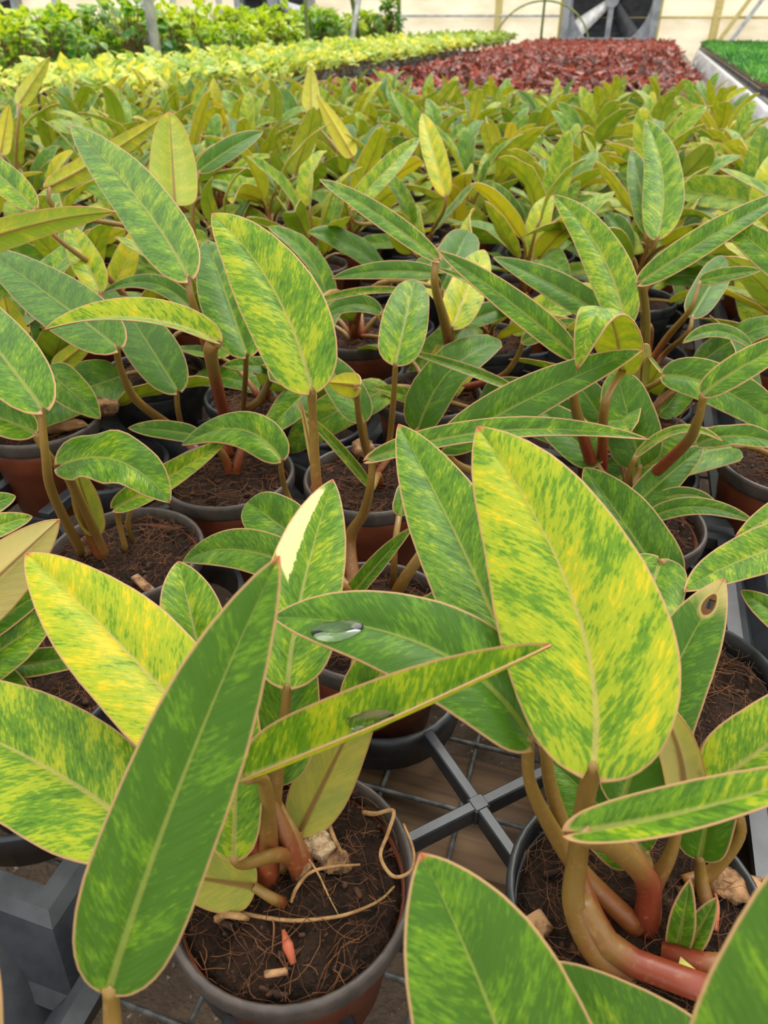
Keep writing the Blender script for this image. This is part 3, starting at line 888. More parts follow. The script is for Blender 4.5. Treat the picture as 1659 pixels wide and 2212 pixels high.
lf('W', (955, 620, .09), (1012, 500, .12), 86, up=.2, yel=.2, tone=.55, rounded=True)
lf('W', (1320, 692, .085), (1065, 556, .115), 62, up=.4, yel=.25, tone=.5, fold=.2, twist=30, nopet=True)
lf('W', (1215, 705, .10), (930, 575, .14), 22, up=.4, yel=.3, tone=.4, fold=.4, nopet=True)
lf('X', (938, 592, .12), (716, 602, .11), 40, M=(820, 590), up=.5, yel=.2, tone=.6)
lf('X', (672, 660, .10), (922, 638, .13), 20, M=(800, 632), up=.4, yel=.4, tone=.2, fold=.4)
lf('X', (820, 675, .08), (690, 690, .08), 40, M=(760, 660), up=.5, yel=.2, tone=.6)

# pot T and right middle leaves
lf('T', (960, 965, .10), (1388, 757, .16), 98, M=(1178, 848), up=.35, yel=.25, tone=.4, fold=.2, twist=-20, rows=28, pet=[(1000, 1010, .08), (1150, 1060, .03), (1290, 1090, -.006)])
lf('T', (1345, 800, .12), (1247, 800, .165), 125, M=(1306, 668, .188), up=1.0, yel=.58, tone=.1, fold=-.1, rows=28, pet=[(1308, 870, .11), (1302, 960, .06), (1300, 1060, -.006)], rbase=.0052, rtop=.0026, red=1.0, label='leaf curled over like a cap')
lf('T', (1238, 768, .15), (944, 541, .205), 62, up=.35, yel=.28, tone=.35, fold=.22, rows=26, pet=[(1240, 860, .12), (1262, 950, .07), (1296, 1060, -.006)], rbase=.0054, rtop=.0026, red=1.0)
lf('T', (1521, 850, .14), (1760, 715, .175), 66, M=(1620, 785), up=.35, yel=.38, tone=.3, fold=.15, pet=[(1505, 915, .115), (1470, 970, .08), (1345, 1085, .0)], rbase=.0048, rtop=.0025, red=1.0)
lf('T', (1382, 1003, .035), (1330, 800, .09), 115, up=.2, yel=.25, tone=.3, rounded=True, fold=.1)
lf('T', (1368, 1095, .03), (1519, 963, .06), 72, up=.25, yel=.25, tone=.3, fold=.2)
lf('T', (1388, 1130, .03), (1632, 1130, .05), 42, M=(1500, 1098), up=.5, yel=.25, tone=.4)
lf('T', (1395, 1095, .03), (1552, 1095, .04), 34, M=(1480, 1070), up=.5, yel=.25, tone=.4)
lf('T', (1510, 960, .07), (1730, 975, .08), 48, M=(1600, 945), up=.5, yel=.3, tone=.3, wave=.15, nopet=True)
lf('T', (1375, 985, .06), (1562, 955, .08), 22, M=(1470, 930), up=.5, yel=.45, tone=.1)
lf('T', (1290, 1000, .04), (1150, 870, .06), 90, up=.3, yel=.2, tone=.4)
lf('T', (1300, 905, .04), (1225, 800, .07), 70, up=.3, yel=.2, tone=.4)
lf('T', (1425, 1150, .01), (1260, 1230, .03), 90, up=.3, yel=.25, tone=.4)
lf('V', (1438, 812, .09), (1730, 965, .06), 92, M=(1570, 850), up=.4, yel=.3, tone=.3)
lf('V', (1620, 748, .07), (1474, 742, .08), 36, M=(1545, 718), up=.5, yel=.3, tone=.3)
lf('U', (1386, 608, .165), (1710, 412, .215), 62, up=.3, yel=.35, tone=.3, fold=.2, pet=[(1394, 680, .12), (1392, 760, .05), (1385, 820, -.005)], rbase=.0065, rtop=.0035, red=.9)
lf('U', (1350, 699, .115), (1195, 421, .185), 90, M=(1296, 545), up=.15, yel=.55, tone=.1, fold=.15, rows=26)
lf('U', (1496, 682, .075), (1572, 555, .10), 66, up=.25, yel=.2, tone=.4, rounded=True, pet=[(1485, 720, .06), (1440, 760, .02), (1400, 810, -.005)], rbase=.0035)
lf('U', (1513, 608, .11), (1645, 584, .125), 32, up=.4, yel=.3, pet=[(1490, 670, .085), (1440, 730, .04), (1395, 800, -.004)], rbase=.0045, red=.5)
lf('U', (1760, 640, .16), (1547, 465, .20), 72, up=.3, yel=.38, tone=.2, fold=.25, nopet=True)
dl = lf('U', (1388, 748, .09), (1382, 872, .02), 40, und=True, pale=1.0, yel=.9, fold=.5, nopet=True, name='dry_leaf')

# tall leaves of the rows behind, still recognisable one by one
plant('U2', 0, 0, 'philodendron with a tall upright flecked leaf pointing at the red plants, right', 'black', world_xy=(.345, .985), fib=False)
lf('U2', (1421, 510, -.86), (1396, 258, -.95), 84, up=.05, yel=.5, tone=.1, fold=.15, M=(1432, 385))
lf('U2', (1402, 500, -.9), (1366, 325, -.98), 52, up=.1, yel=.3, tone=.4)
plant('V1', 0, 0, 'philodendron with an upright olive-backed leaf showing a brown midrib, upper left', 'red', world_xy=(-.235, .935), fib=False)
lf('V1', (378, 438, -.66), (366, 241, -.72), 100, und=True, yel=.25, fold=.12, rounded=True, rbase=.003)
lf('V1', (106, 404, -.70), (368, 243, -.78), 46, und=True, yel=.45, fold=.2, M=(232, 335))
lf('V1', (432, 368, -.85), (568, 284, -.9), 46, up=.4, yel=.15, tone=.6)
plant('V4', 0, 0, 'philodendron with two slender raised olive leaves near the yellow plants, upper middle', 'red', world_xy=(-.06, 1.60), fib=False)
lf('V4', (672, 236, -1.45), (672, 142, -1.5), 40, und=True, yel=.5, fold=.2)
lf('V4', (760, 335, -1.25), (684, 205, -1.35), 40, und=True, yel=.75, fold=.2)
plant('V5', 0, 0, 'philodendron with a slim upright leaf at the left, near the yellow plants', 'red', world_xy=(-.62, 1.32), fib=False)
lf('V5', (42, 224, -1.15), (108, 122, -1.2), 34, und=True, yel=.4, fold=.3)
lf('V5', (2, 330, -1.0), (20, 224, -1.02), 36, und=True, yel=.6, fold=.3)
plant('V6', 0, 0, 'philodendron with a pale yellow upright leaf above a broad green one, centre back', 'black', world_xy=(.06, 1.12), fib=False)
lf('V6', (962, 418, -.98), (912, 245, -1.05), 52, up=.1, yel=.9, tone=0, fold=.3)
lf('V6', (762, 446, -.92), (906, 298, -1.0), 48, up=.2, yel=.6, tone=.1, fold=.3)

# bits lying on the soil and the roots of the front pots
def soil_bit(pid, name, mb, mat, label=None):
    o = mb.build(name, mat, P[pid]['root'])
    o.matrix_parent_inverse = Matrix.Translation(-P[pid]['loc'])
    if label: o['label'] = label
    return o
def root(pid, pts, r, mat=ROOT, name='root'):
    pp = catmull([PP(*p) for p in pts], 7)
    return soil_bit(pid, name, MB().tube(pp, [r * (1 - .5 * i / len(pp)) for i in range(len(pp))], 6), mat)
root('A', [(772, 1655, .018), (748, 1690, .014), (740, 1740, .006), (712, 1770, .004), (722, 1810, .002), (740, 1845, -.004)], .0017)
root('A', [(785, 1755, -.004), (810, 1758, .002), (850, 1752, .004), (838, 1800, .004), (822, 1850, .004), (850, 1893, .005), (888, 1880, .006), (893, 1835, .006), (872, 1780, .004)], .0012)
root('A', [(440, 1945, -.006), (520, 1972, -.005), (620, 1988, -.004), (700, 1984, -.004), (760, 1972, -.003), (820, 1945, -.004), (852, 1915, -.006)], .0011)
root('A', [(630, 1950, -.006), (640, 1920, -.003), (670, 1885, .001), (720, 1872, .001), (778, 1868, -.002)], .0011)
root('A', [(632, 1815, .006), (680, 1875, .002), (712, 1940, -.003), (732, 1978, -.006)], .0006)
root('A', [(470, 1985, -.006), (485, 1975, -.001), (520, 1980, .0), (535, 1985, -.005)], .0022)
root('A', [(560, 1985, -.006), (590, 1990, -.004), (588, 2060, -.006)], .0006, FIBRE)
root('J', [(85, 1305, .05), (60, 1370, .035), (25, 1440, .02), (0, 1460, .015)], .0012, FIBRE)
root('J', [(85, 1355, .03), (100, 1420, .015), (92, 1480, .0)], .0005, FIBRE)
root('D', [(770, 1440, -.005), (745, 1400, .004), (720, 1380, .0), (705, 1440, -.006)], .0006, FIBRE)
root('V', [(1440, 960, -.004), (1470, 900, .02), (1500, 870, .03)], .0008, FIBRE)
root('B', [(1545, 2010, -.005), (1550, 1960, .0), (1545, 1930, .004)], .0012, SCRAP)
def lump(c, r, seed, sq=(1, 1, .7)):
    mb = MB(); vs_, fs = [], []
    nu2, nv2 = 14, 9
    for i in range(nv2 + 1):
        for j in range(nu2):
            th, ph = math.pi * i / nv2, 2 * math.pi * j / nu2
            d = Vector((math.sin(th) * math.cos(ph), math.sin(th) * math.sin(ph), math.cos(th)))
            k = r * (1 + .45 * mnoise.noise(d * 2.2 + Vector((seed, 0, 0))) + .2 * mnoise.noise(d * 6 + Vector((seed, 3, 0))))
            vs_.append(Vector(c) + Vector((d.x * sq[0], d.y * sq[1], d.z * sq[2])) * k)
    for i in range(nv2):
        for j in range(nu2):
            fs.append((i * nu2 + j, (i + 1) * nu2 + j, (i + 1) * nu2 + (j + 1) % nu2, i * nu2 + (j + 1) % nu2))
    return mb.add(vs_, fs)
BARKL = simple('pale_bark', (.30, .18, .09), (.55, .40, .24), 260, .85, .9, .003)
soil_bit('A', 'bark_lump', lump(PP(690, 1822, -.002), .0085, 1), BARKL, 'pale crumbly bark lump')
soil_bit('A', 'bark_chip', lump(PP(722, 1862, -.006), .007, 2, (1.1, .8, .4)), BARK)
soil_bit('A', 'wood_chip', MB().bar(PP(640, 1900, -.004), PP(668, 1858, .002), .006, .004, 0, .001), BARK)
soil_bit('A', 'red_bract', MB().tube([PP(612, 2010, -.004), PP(622, 2045, -.003), PP(634, 2082, -.005)], [.0008, .0026, .0014], 6), SCRAP, 'small red fallen bract')
soil_bit('A', 'wood_chip', MB().bar(PP(570, 2105, -.002), PP(622, 2098, -.003), .003, .002, 0, .0008), BARK)
soil_bit('S', 'bark_lump', lump(PP(785, 970, .0), .011, 5), BARK, 'round brown bark lump')
soil_bit('B', 'dry_leaf', lump(PP(1590, 1915, -.006), .010, 8, (1.3, .8, .4)), BARK, 'crumpled dry brown leaf')
soil_bit('B', 'wood_chip', MB().box(PP(1145, 2010, -.006), (.018, .01, .006), Matrix.Rotation(.5, 3, 'Z'), 0, .001), BARK)
tri = [PP(1470, 2066, .004), PP(1455, 2124, .002), PP(1510, 2100, .002)]
soil_bit('B', 'leaf_scrap', MB().add(tri + [p + Vector((0, 0, -.0008)) for p in tri], [(0, 1, 2), (5, 4, 3), (0, 3, 4, 1), (1, 4, 5, 2), (2, 5, 3, 0)]), simple('yellow_scrap', (.50, .48, .10), (.6, .55, .15), 90, .6, .1), 'triangular yellow leaf scrap')
soil_bit('L', 'husk', lump(PP(190, 880, .006), .02, 11, (1.5, .6, .5)), BARK, 'dry fibrous husk')
soil_bit('L', 'husk', lump(PP(120, 915, .004), .016, 12, (1.6, .6, .5)), DEAD)
soil_bit('L', 'dry_leaf', lump(PP(75, 760, .03), .012, 13, (1, .7, .9)), BARKL)
soil_bit('K', 'wood_chip', MB().bar(PP(290, 1245, -.002), PP(335, 1285, -.004), .006, .004, 0, .001), BARK)
soil_bit('K', 'bark_chip', lump(PP(185, 1180, .004), .007, 15, (.6, .6, 1.2)), BARK)
# ------------------------------------------------------------------ pot trays
TZ = RZ - .050
RING = MB().lathe([(.0525, -.006), (.0565, -.006), (.0572, -.009), (.0540, -.036), (.0510, -.036), (.0525, -.006)], 32).mesh('pot_ring', TRAY)
ARM = MB()
for k in range(4):
    a = math.pi / 4 + k * math.pi / 2
    d = Vector((math.cos(a), math.sin(a), 0))
    ARM.bar(d * .003 + Vector((0, 0, -.007)), d * .0575 + Vector((0, 0, -.007)), .0065, .013, 0, .0008)
ARM.box((0, 0, -.0068), (.010, .010, .0136), Matrix.Rotation(math.pi / 4, 3, 'Z'), 0, .001)
ARM = ARM.mesh('cross_brace', TRAY, False)
PU, PV = .160, .165
TIEU = MB().bar((0, .0575, -.006), (0, PU - .0575, -.006), .012, .011, 0, .001).mesh('tie_bar', TRAY, False)
TIEV = MB().bar((.0575, 0, -.006), (PV - .0575, 0, -.006), .012, .011, 0, .001).mesh('tie_bar', TRAY, False)
def skirt_mesh(nu_c, nv_c):
    mb = MB()
    x0, x1, y0, y1 = -.068, (nv_c - 1) * PV + .068, -.072, (nu_c - 1) * PU + .072
    outer = []
    for (e, z) in ((0, 0), (.006, 0), (.012, -.004), (.030, -.040), (.033, -.040), (.0, -.006), (-.002, -.012), (-.004, 0)):
        outer.append([(x0 - e, y0 - e, z), (x1 + e, y0 - e, z), (x1 + e, y1 + e, z), (x0 - e, y1 + e, z)])
    vs_ = [p for r in outer for p in r]
    n = len(outer)
    fs = []
    for i in range(n):
        for j in range(4):
            a, b = i * 4, ((i + 1) % n) * 4
            fs.append((a + j, a + (j + 1) % 4, b + (j + 1) % 4, b + j))
    return mb.add(vs_, fs).mesh('tray_skirt', TRAY, False)
SK = {}
def tray(u0, v0, nu_c, nv_c, label, group='pot trays on the bench', detail=True):
    root_ = empty('pot_tray', UV(u0, v0, TZ), -AZ)
    tag(root_, label, 'tray', group)
    if (nu_c, nv_c) not in SK: SK[(nu_c, nv_c)] = skirt_mesh(nu_c, nv_c)
    link('tray_skirt', SK[(nu_c, nv_c)], root_)
    for i in range(nu_c):
        for j in range(nv_c):
            at = Matrix.Translation((j * PV, i * PU, 0))
            link('pot_ring', RING, root_, at)
            if detail:
                if i < nu_c - 1: link('tie_bar', TIEU, root_, at)
                if j < nv_c - 1: link('tie_bar', TIEV, root_, at)
                if i < nu_c - 1 and j < nv_c - 1: link('cross_brace', ARM, root_, Matrix.Translation(((j + .5) * PV, (i + .5) * PU, 0)))
    return root_
def uv_of(p): return (p[0] * math.sin(AZ) + p[1] * math.cos(AZ), p[0] * math.cos(AZ) - p[1] * math.sin(AZ))
TCOLS = [-.104, .24, -.455, -.805, -1.155, -1.505]
NT_ = {(0, 0): 'dark grey pot tray whose cross-shaped brace shows between the front pots', (0, 1): 'pot tray at the right edge with open black cells',
       (0, 2): 'pot tray with a long smooth dark trough at the left edge'}
for j, v0 in enumerate(TCOLS):
    for i in range(7):
        u0 = .011 + i * .66
        if v0 < -.9 and u0 < .3: continue
        c = UV(u0 + .3, v0 + .08)
        if c.y < .1 and i: continue
        if c.x / (c.y + .35) < -.75: continue
        if (i, j) == (0, 2): left_tray = tray(.205, v0, 3, 2, NT_[(0, 2)], detail=True); continue
        tray(u0, v0, 4, 2, NT_.get((i, j), 'dark grey pot tray under the crowded philodendron rows'), 'pot trays on the bench', i < 3)

def trough(root_):
    prof_ = [(-.10, 0), (.17, 0), (.19, -.003), (.205, -.010), (.247, -.046), (.256, -.046), (.262, -.030), (.266, -.030), (.266, -.050), (.245, -.051), (.20, -.016), (-.10, -.004)]
    y0, y1 = -.34, -.078
    n = len(prof_)
    vs_ = [(x, y, z) for y in (y0, y1) for x, z in prof_]
    fs = [(i, i + n, (i + 1) % n + n, (i + 1) % n) for i in range(n)] + [tuple(range(n)), tuple(reversed(range(n, 2 * n)))]
    o = MB().add(vs_, fs).build('trough_panel', TRAY, root_, False)
    return o
trough(left_tray)

# ------------------------------------------------------------------ rows of further philodendrons
def lib_leaf(seed):
    r = random.Random(seed)
    L = r.uniform(.095, .150); W = L * r.uniform(.145, .20)
    arch = r.uniform(-.02, .16)
    SS = [0, .008, .03, .08, .16, .28, .42, .58, .72, .84, .93, 1.0]
    n = len(SS)
    pts, nr = [], []
    for i in range(n):
        s = SS[i]
        pts.append(Vector((.012 * math.sin(s * 3 + seed) * s, L * s, L * arch * (4 * s * (1 - s)) - L * max(0, arch) * 1.1 * s * s)))
    nr = transport(pts, Vector((0, 0, 1)), 0)
    tw = r.uniform(-35, 35)
    nr = [Matrix.Rotation(R(tw) * (i / n), 3, 'Y') @ v for i, v in enumerate(nr)]
    V, F, MI, at = leaf_geometry(pts, nr, W, r.uniform(.1, .4), .03, r.uniform(0, .12), WROUND if r.random() < .3 else WK, 3, seed)
    me = bpy.data.meshes.new('leaf')
    me.from_pydata([tuple(v) for v in V], [], F)
    for m in (LEAF_TOP, LEAF_UND, LEAF_EDGE): me.materials.append(m)
    me.polygons.foreach_set('material_index', MI)
    me.polygons.foreach_set('use_smooth', [True] * len(F))
    for k, data in at.items():
        a = me.attributes.new(k, 'FLOAT_VECTOR', 'POINT'); a.data.foreach_set('vector', [c for t in data for c in t])
    me.update()
    return me
LIB = [lib_leaf(s) for s in range(18)]
def proto(seed):
    r = random.Random(seed * 13 + 1)
    n = r.choice((10, 11, 12, 13))
    out, joined = [], MB()
    ya = r.uniform(0, 6.28)
    for i in range(n):
        yaw = ya + i * 2.4 + r.uniform(-.4, .4)
        f = i / (n - 1)
        hb = .076 - .058 * f + r.uniform(-.015, .015) + (.04 if i == 0 and seed % 3 == 0 else 0)
        o = .012 + .055 * f * r.uniform(.5, 1.2)
        el = R(r.uniform(14, 70) - f * r.uniform(15, 60))
        b = Vector((math.cos(yaw) * o, math.sin(yaw) * o, hb + .08))
        d = Vector((math.cos(yaw) * math.cos(el), math.sin(yaw) * math.cos(el), math.sin(el)))
        up = Vector((-math.cos(yaw) * math.sin(el), -math.sin(yaw) * math.sin(el), math.cos(el)))
        up = Matrix.Rotation(R(r.uniform(-50, 50)), 3, d) @ up
        x = d.cross(up)
        m = Matrix((x, d, up)).transposed().to_4x4()
        m.translation = b
        sc = r.uniform(.78, 1.10)
        m = m @ Matrix.Scale(sc, 4)
        c0 = Vector((r.uniform(-.008, .008), r.uniform(-.008, .008), .078))
        pts = []
        for k in range(6):
            s = k / 5
            p1 = c0 + Vector((0, 0, .5 * (b.z - c0.z))) + (b - c0) * .15
            p2 = b - d * .015
            pts.append(c0 * (1 - s) ** 3 + p1 * 3 * s * (1 - s) ** 2 + p2 * 3 * s * s * (1 - s) + b * s ** 3)
        mb = MB().tube(pts, [.0036, .0034, .003, .0026, .0023, .002], 5)
        lfv = [(0, (q // 5) / 5, 0) for q in range(30)]
        me = mb.mesh('petiole', PETIOLE)
        a = me.attributes.new('lf', 'FLOAT_VECTOR', 'POINT'); a.data.foreach_set('vector', [c for t in lfv for c in t])
        joined.tube(pts, [.0036, .0034, .003, .0026, .0023, .002], 4)
        out.append((LIB[r.randrange(len(LIB))], m, me))
    st = joined.mesh('stems', PETIOLE)
    return out, st
PROTO = [proto(s) for s in range(16)]
FILL_LABEL = 'young philodendron in the crowded green rows filling the middle of the bench'
n_fill = 0
PIV = Matrix.Translation((0, 0, .078))
used = list(SPOTS)
for pid, cnt, sd in (('L', 3, 1), ('M', 5, 2), ('N', 3, 3), ('Q', 3, 4), ('W', 6, 5), ('X', 6, 6), ('V', 3, 7), ('U', 4, 8), ('S', 1, 9), ('U2', 9, 10), ('V1', 9, 11), ('V4', 10, 12), ('V5', 10, 13), ('V6', 9, 14), ('Y', 5, 15),):
    leaves, st = PROTO[sd]
    for (me, m, pm) in leaves[-cnt:]:
        o = link('leaf', me, PLANTS[pid]['root'], m)
        o['yel'] = min(1, max(0, rnd.gauss(.45, .18))); o['tone'] = max(0, rnd.gauss(.3, .2)); o['pale'] = 0.0
        po = link('petiole', pm, PLANTS[pid]['root']); po['red'] = rnd.uniform(.2, .9)
cand = []
vcol = -.11 - PV * 10
while vcol < .40:
    u = .1
    while u < 3.35:
        cand.append((u + rnd.uniform(-.015, .015), vcol + rnd.uniform(-.015, .015)))
        u += PU
    vcol += PV
def proj(p):
    d = p - CAM
    z = d.dot(Vector((0, CP, -SP)))
    if z < .05: return None
    return (IW / 2 + FPX * d.x / z, IH / 2 - FPX * (d.y * SP + d.z * CP) / z, z)
for (u, v) in sorted(cand):
    p = UV(u, v, RZ - POT_H)
    if v > .3 and u > 1.4: continue
    if any((p.x - a) ** 2 + (p.y - b) ** 2 < .128 ** 2 for a, b in used): continue
    q = proj(p + Vector((0, 0, .05)))
    if q is None or p.y < .05: continue
    mrg = .32 * FPX / q[2]
    if q[0] < -mrg or q[0] > IW + mrg: continue
    out_ = .17 * FPX / q[2]
    if p.y < .66 and -out_ < q[0] < IW + out_: continue
    leaves, st = PROTO[rnd.randrange(len(PROTO))]
    root_ = empty('potted_philodendron', p, rnd.uniform(0, 6.28))
    zone = 'near' if p.y < 1.3 else 'middle' if p.y < 2.2 else 'far'
    side = 'left side' if q[0] < 500 else 'centre' if q[0] < 1150 else 'right side'
    tag(root_, 'young philodendron among the crowded %s rows of the wire bench, %s' % (zone, side), 'potted plant', 'potted philodendrons on the bench')
    pk = rnd.choice(('red', 'red', 'black'))
    b = link('plant_pot', POTS[pk][0], root_)
    link('pot_rim', POTS[pk][1], b)
    link('soil', SOIL_FAR, root_, Matrix.Translation((0, 0, .080)))
    near = p.y < 1.9
    size = rnd.uniform(.9, 1.1) * (1.0 if u < 1.6 else max(.78, 1.0 - .14 * (u - 1.6)))
    bias = rnd.uniform(-.12, .12)
    for (me, m, pm) in leaves:
        o = link('leaf', me, root_, PIV @ Matrix.Scale(size, 4) @ PIV.inverted() @ m)
        o['yel'] = min(1, max(0, rnd.gauss(.52 + bias, .20))); o['tone'] = max(0, rnd.gauss(.08, .18)); o['pale'] = max(0.0, rnd.gauss(.0, .12))
        if near:
            po = link('petiole', pm, root_, PIV @ Matrix.Scale(size, 4) @ PIV.inverted()); po['red'] = rnd.uniform(.2, .9)
    if not near:
        so = link('stems', st, root_, PIV @ Matrix.Scale(size, 4) @ PIV.inverted()); so['red'] = rnd.uniform(.3, .8); so['kind'] = 'stuff'
    n_fill += 1
print('FILL', n_fill)

# ------------------------------------------------------------------ far crops
def crop_material(name, cols, trans=.42, rough=.45, tip=0.0):
    t = NT(name)
    r = t.rand()
    co = t.ocoord()
    n = t.noise(co, 45, 2, .5)
    f = t.ma('ADD', n, t.ma('MULTIPLY', t.ma('SUBTRACT', r, .5), .22))
    if tip: f = t.ma('ADD', f, t.ma('MULTIPLY', t.ma('SUBTRACT', t.sep(co)[2], .22), tip))
    c = t.mix(t.ss(f, .38, .5), cols[0], cols[1])
    c = t.mix(t.ss(f, .52, .66), c, cols[2])
    bs = t.bsdf(c, rough)
    tr = t.node('ShaderNodeBsdfTranslucent', {'Color': c}).outputs[0]
    return t.done(t.node('ShaderNodeMixShader', {0: trans, 1: bs, 2: tr}).outputs[0])
GOLD = crop_material('golden_leaf', ((.24, .40, .05), (.48, .57, .09), (.85, .73, .07)))
REDL = crop_material('red_leaf', ((.075, .022, .012), (.19, .045, .030), (.48, .13, .09)))
SHRUB = crop_material('shrub_leaf', ((.035, .15, .010), (.15, .34, .014), (.52, .60, .02)), tip=.8)
SEED = crop_material('seedling_leaf', ((.02, .13, .02), (.06, .26, .03), (.16, .42, .06)))
STEM = simple('brown_stem', (.12, .05, .02), (.22, .12, .05), 60, .7, .2)
def small_leaf(mb, b, d, up, L, W, mi=0, fold=.2):
    d = d.normalized(); x = d.cross(up).normalized(); n = x.cross(d)
    prof_ = ((0, .12), (.2, .8), (.45, 1), (.75, .65), (1, .02))
    vs_ = []
    for s, w in prof_:
        c = b + d * (L * s) - n * (L * .25 * s * s)
        vs_ += [c - x * W * w + n * fold * W * w, c, c + x * W * w + n * fold * W * w]
    fs = []
    for i in range(4):
        a = i * 3
        fs += [(a, a + 1, a + 4, a + 3), (a + 1, a + 2, a + 5, a + 4)]
    mb.add(vs_, fs, mi)
def crop_plant(seed, nl, H, spread, L, asp, mats, elev=(5, 70), bushy=False, stems=True):
    r = random.Random(seed)
    mb = MB()
    for i in range(nl):
        yaw = r.uniform(0, 6.28)
        f = r.random()
        hz = H * (r.uniform(.15, 1) if bushy else (.45 + .55 * r.random()))
        o = spread * math.sqrt(r.random()) * (1 - (.4 * (hz / H) ** 2 if bushy else .2))
        b = Vector((math.cos(yaw) * o, math.sin(yaw) * o, hz))
        y2 = yaw + r.uniform(-.9, .9)
        el = R(r.uniform(*elev))
        d = Vector((math.cos(y2) * math.cos(el), math.sin(y2) * math.cos(el), math.sin(el)))
        up = Vector((r.uniform(-.5, .5), r.uniform(-.5, .5), 1)).normalized()
        l = L * r.uniform(.7, 1.25)
        small_leaf(mb, b, d, up, l, l * asp, 0, r.uniform(.0, .4))
        if stems and (i % 2 == 0):
            mb.tube([(b.x * .15, b.y * .15, 0), (b.x * .6, b.y * .6, hz * .6), tuple(b)], .0018 if not bushy else .003, 3, 1, False)
    return mb
def crop_meshes(name, n, *a, **k):
    return [crop_plant(s * 7 + 3, *a, **k).mesh(name, a[5]) for s in range(n)]
def crop(block, meshes, name, label, cat, group, zbase, pot_mesh=None, pot_rule=None, pitch=.15, limit=300, srange=(.85, 1.15), stuff_label=None, stuff_name=None):
    u0, u1, v0, v1 = block
    spots = []
    u = u0
    while u < u1:
        v = v0
        while v < v1:
            spots.append((u + rnd.uniform(-.03, .03), v + rnd.uniform(-.03, .03)))
            v += pitch
        u += pitch
    vis = []
    for (u, v) in spots:
        q = proj(UV(u, v, zbase + .1))
        if q and -40 < q[0] < IW + 40: vis.append((q[2], u, v))
    vis.sort()
    rest = MB()
    for i, (z, u, v) in enumerate(vis):
        me = meshes[rnd.randrange(len(meshes))]
        sc = rnd.uniform(*srange)
        M4 = Matrix.Translation(UV(u, v, zbase)) @ Matrix.Rotation(rnd.uniform(0, 6.28), 4, 'Z') @ Matrix.Scale(sc, 4)
        if i < limit:
            o = bpy.data.objects.new(name, me); col.objects.link(o); o.matrix_world = M4
            zz = (i * 3) // max(1, min(limit, len(vis)))
            tag(o, label % ('front', 'middle', 'far')[min(2, zz)], cat, group)
            if pot_mesh and pot_rule(u, v):
                pm = bpy.data.objects.new('plant_pot', pot_mesh); col.objects.link(pm); pm.parent = o
                pm.matrix_parent_inverse = M4.inverted(); pm.matrix_basis = Matrix.Translation(UV(u, v, zbase - .088))
        else:
            b = len(rest.v)
            rest.v += [M4 @ w.co for w in me.vertices]
            for p in me.polygons:
                rest.f.append(tuple(x + b for x in p.vertices)); rest.m.append(p.material_index)
    if rest.v:
        o = rest.build(stuff_name, list(meshes[0].materials))
        tag(o, stuff_label, cat, None, 'stuff')
    print(name, len(vis))
gold = crop_meshes('golden_plant', 7, 18, .115, .075, .064, .36, [GOLD, STEM], elev=(-5, 60))
gpot = MB().lathe([(0, 0), (.045, 0), (.055, .088), (.057, .088), (.057, .078)], 16).mesh('plant_pot', POT_BLACK)
GB = (2.75, 11.9, -2.75, -1.72)
crop(GB, gold, 'golden_leaved_plant', 'small yellow-leaved plant in the %s part of the bright yellow block', 'potted plant', 'yellow-leaved plants', RZ, gpot, lambda u, v: v > -1.95 or u < 3.0,
     .15, 300, stuff_label='mass of small yellow leaves at the far end of the yellow block', stuff_name='distant_golden_foliage')
redm = crop_meshes('red_plant', 7, 22, .075, .075, .045, .40, [REDL, STEM], elev=(0, 70))
RB = (3.55, 11.9, -1.42, .26)
crop(RB, redm, 'red_leaved_plant', 'small dark red-leaved plant in the %s part of the red block', 'potted plant', 'red-leaved plants', RZ - .03, None, None, .16, 300,
     stuff_label='mass of dark red foliage at the far end of the red block', stuff_name='distant_red_foliage')
shr = crop_meshes('shrub', 6, 120, .36, .24, .085, .36, [SHRUB, STEM], elev=(-30, 70), bushy=True)
crop((3.6, 11.3, -4.3, -3.1), shr, 'leafy_shrub', 'tall bright green leafy shrub in the %s part of the hedge-like block', 'shrub', 'green shrubs behind the yellow plants', BZ + .02, None, None, .40, 300, stuff_label='', stuff_name='', srange=(.72, 1.3))
hp_ = crop_plant(77, 90, .3, .16, .07, .4, [SHRUB, STEM], elev=(-40, 60), bushy=True).build('hanging_plant', [SHRUB, STEM])
hp_.location = UV(9.8, -2.98, .80); tag(hp_, 'bright green plant hanging by the post at top centre', 'plant')

# benches under the far crops
FELT = simple('dark_bench_cloth', (.03, .035, .045), (.07, .08, .10), 8, .7, .2)
def far_bench(name, blk, label, top=BZ):
    u0, u1, v0, v1 = blk
    r_ = empty(name, UV((u0 + u1) / 2, (v0 + v1) / 2, 0), -AZ)
    tag(r_, label, 'bench')
    du, dv = (u1 - u0), (v1 - v0)
    MB().box((0, 0, top - .03), (dv, du, .05), None, 0, .004).build('bench_top', FELT, r_, False)
    for s in (-1, 1): MB().box((s * (dv / 2 - .02), 0, top + .012), (.03, du, .035), None, 0, .003).build('side_lip', TRAY, r_, False)
    for y in (-.45, -.15, .15, .45):
        for s in (-.42, .42):
            MB().box((s * dv, y * du, (top - .055) / 2), (.05, .05, top - .055), None, 0, .003).build('leg', WOOD, r_, False)
    return r_
far_bench('bench', (2.6, 12.0, -2.85, -1.80), 'long dark bench under the yellow-leaved plants')
far_bench('bench', (3.3, 11.7, -4.4, -2.98), 'long dark bench under the green shrubs')

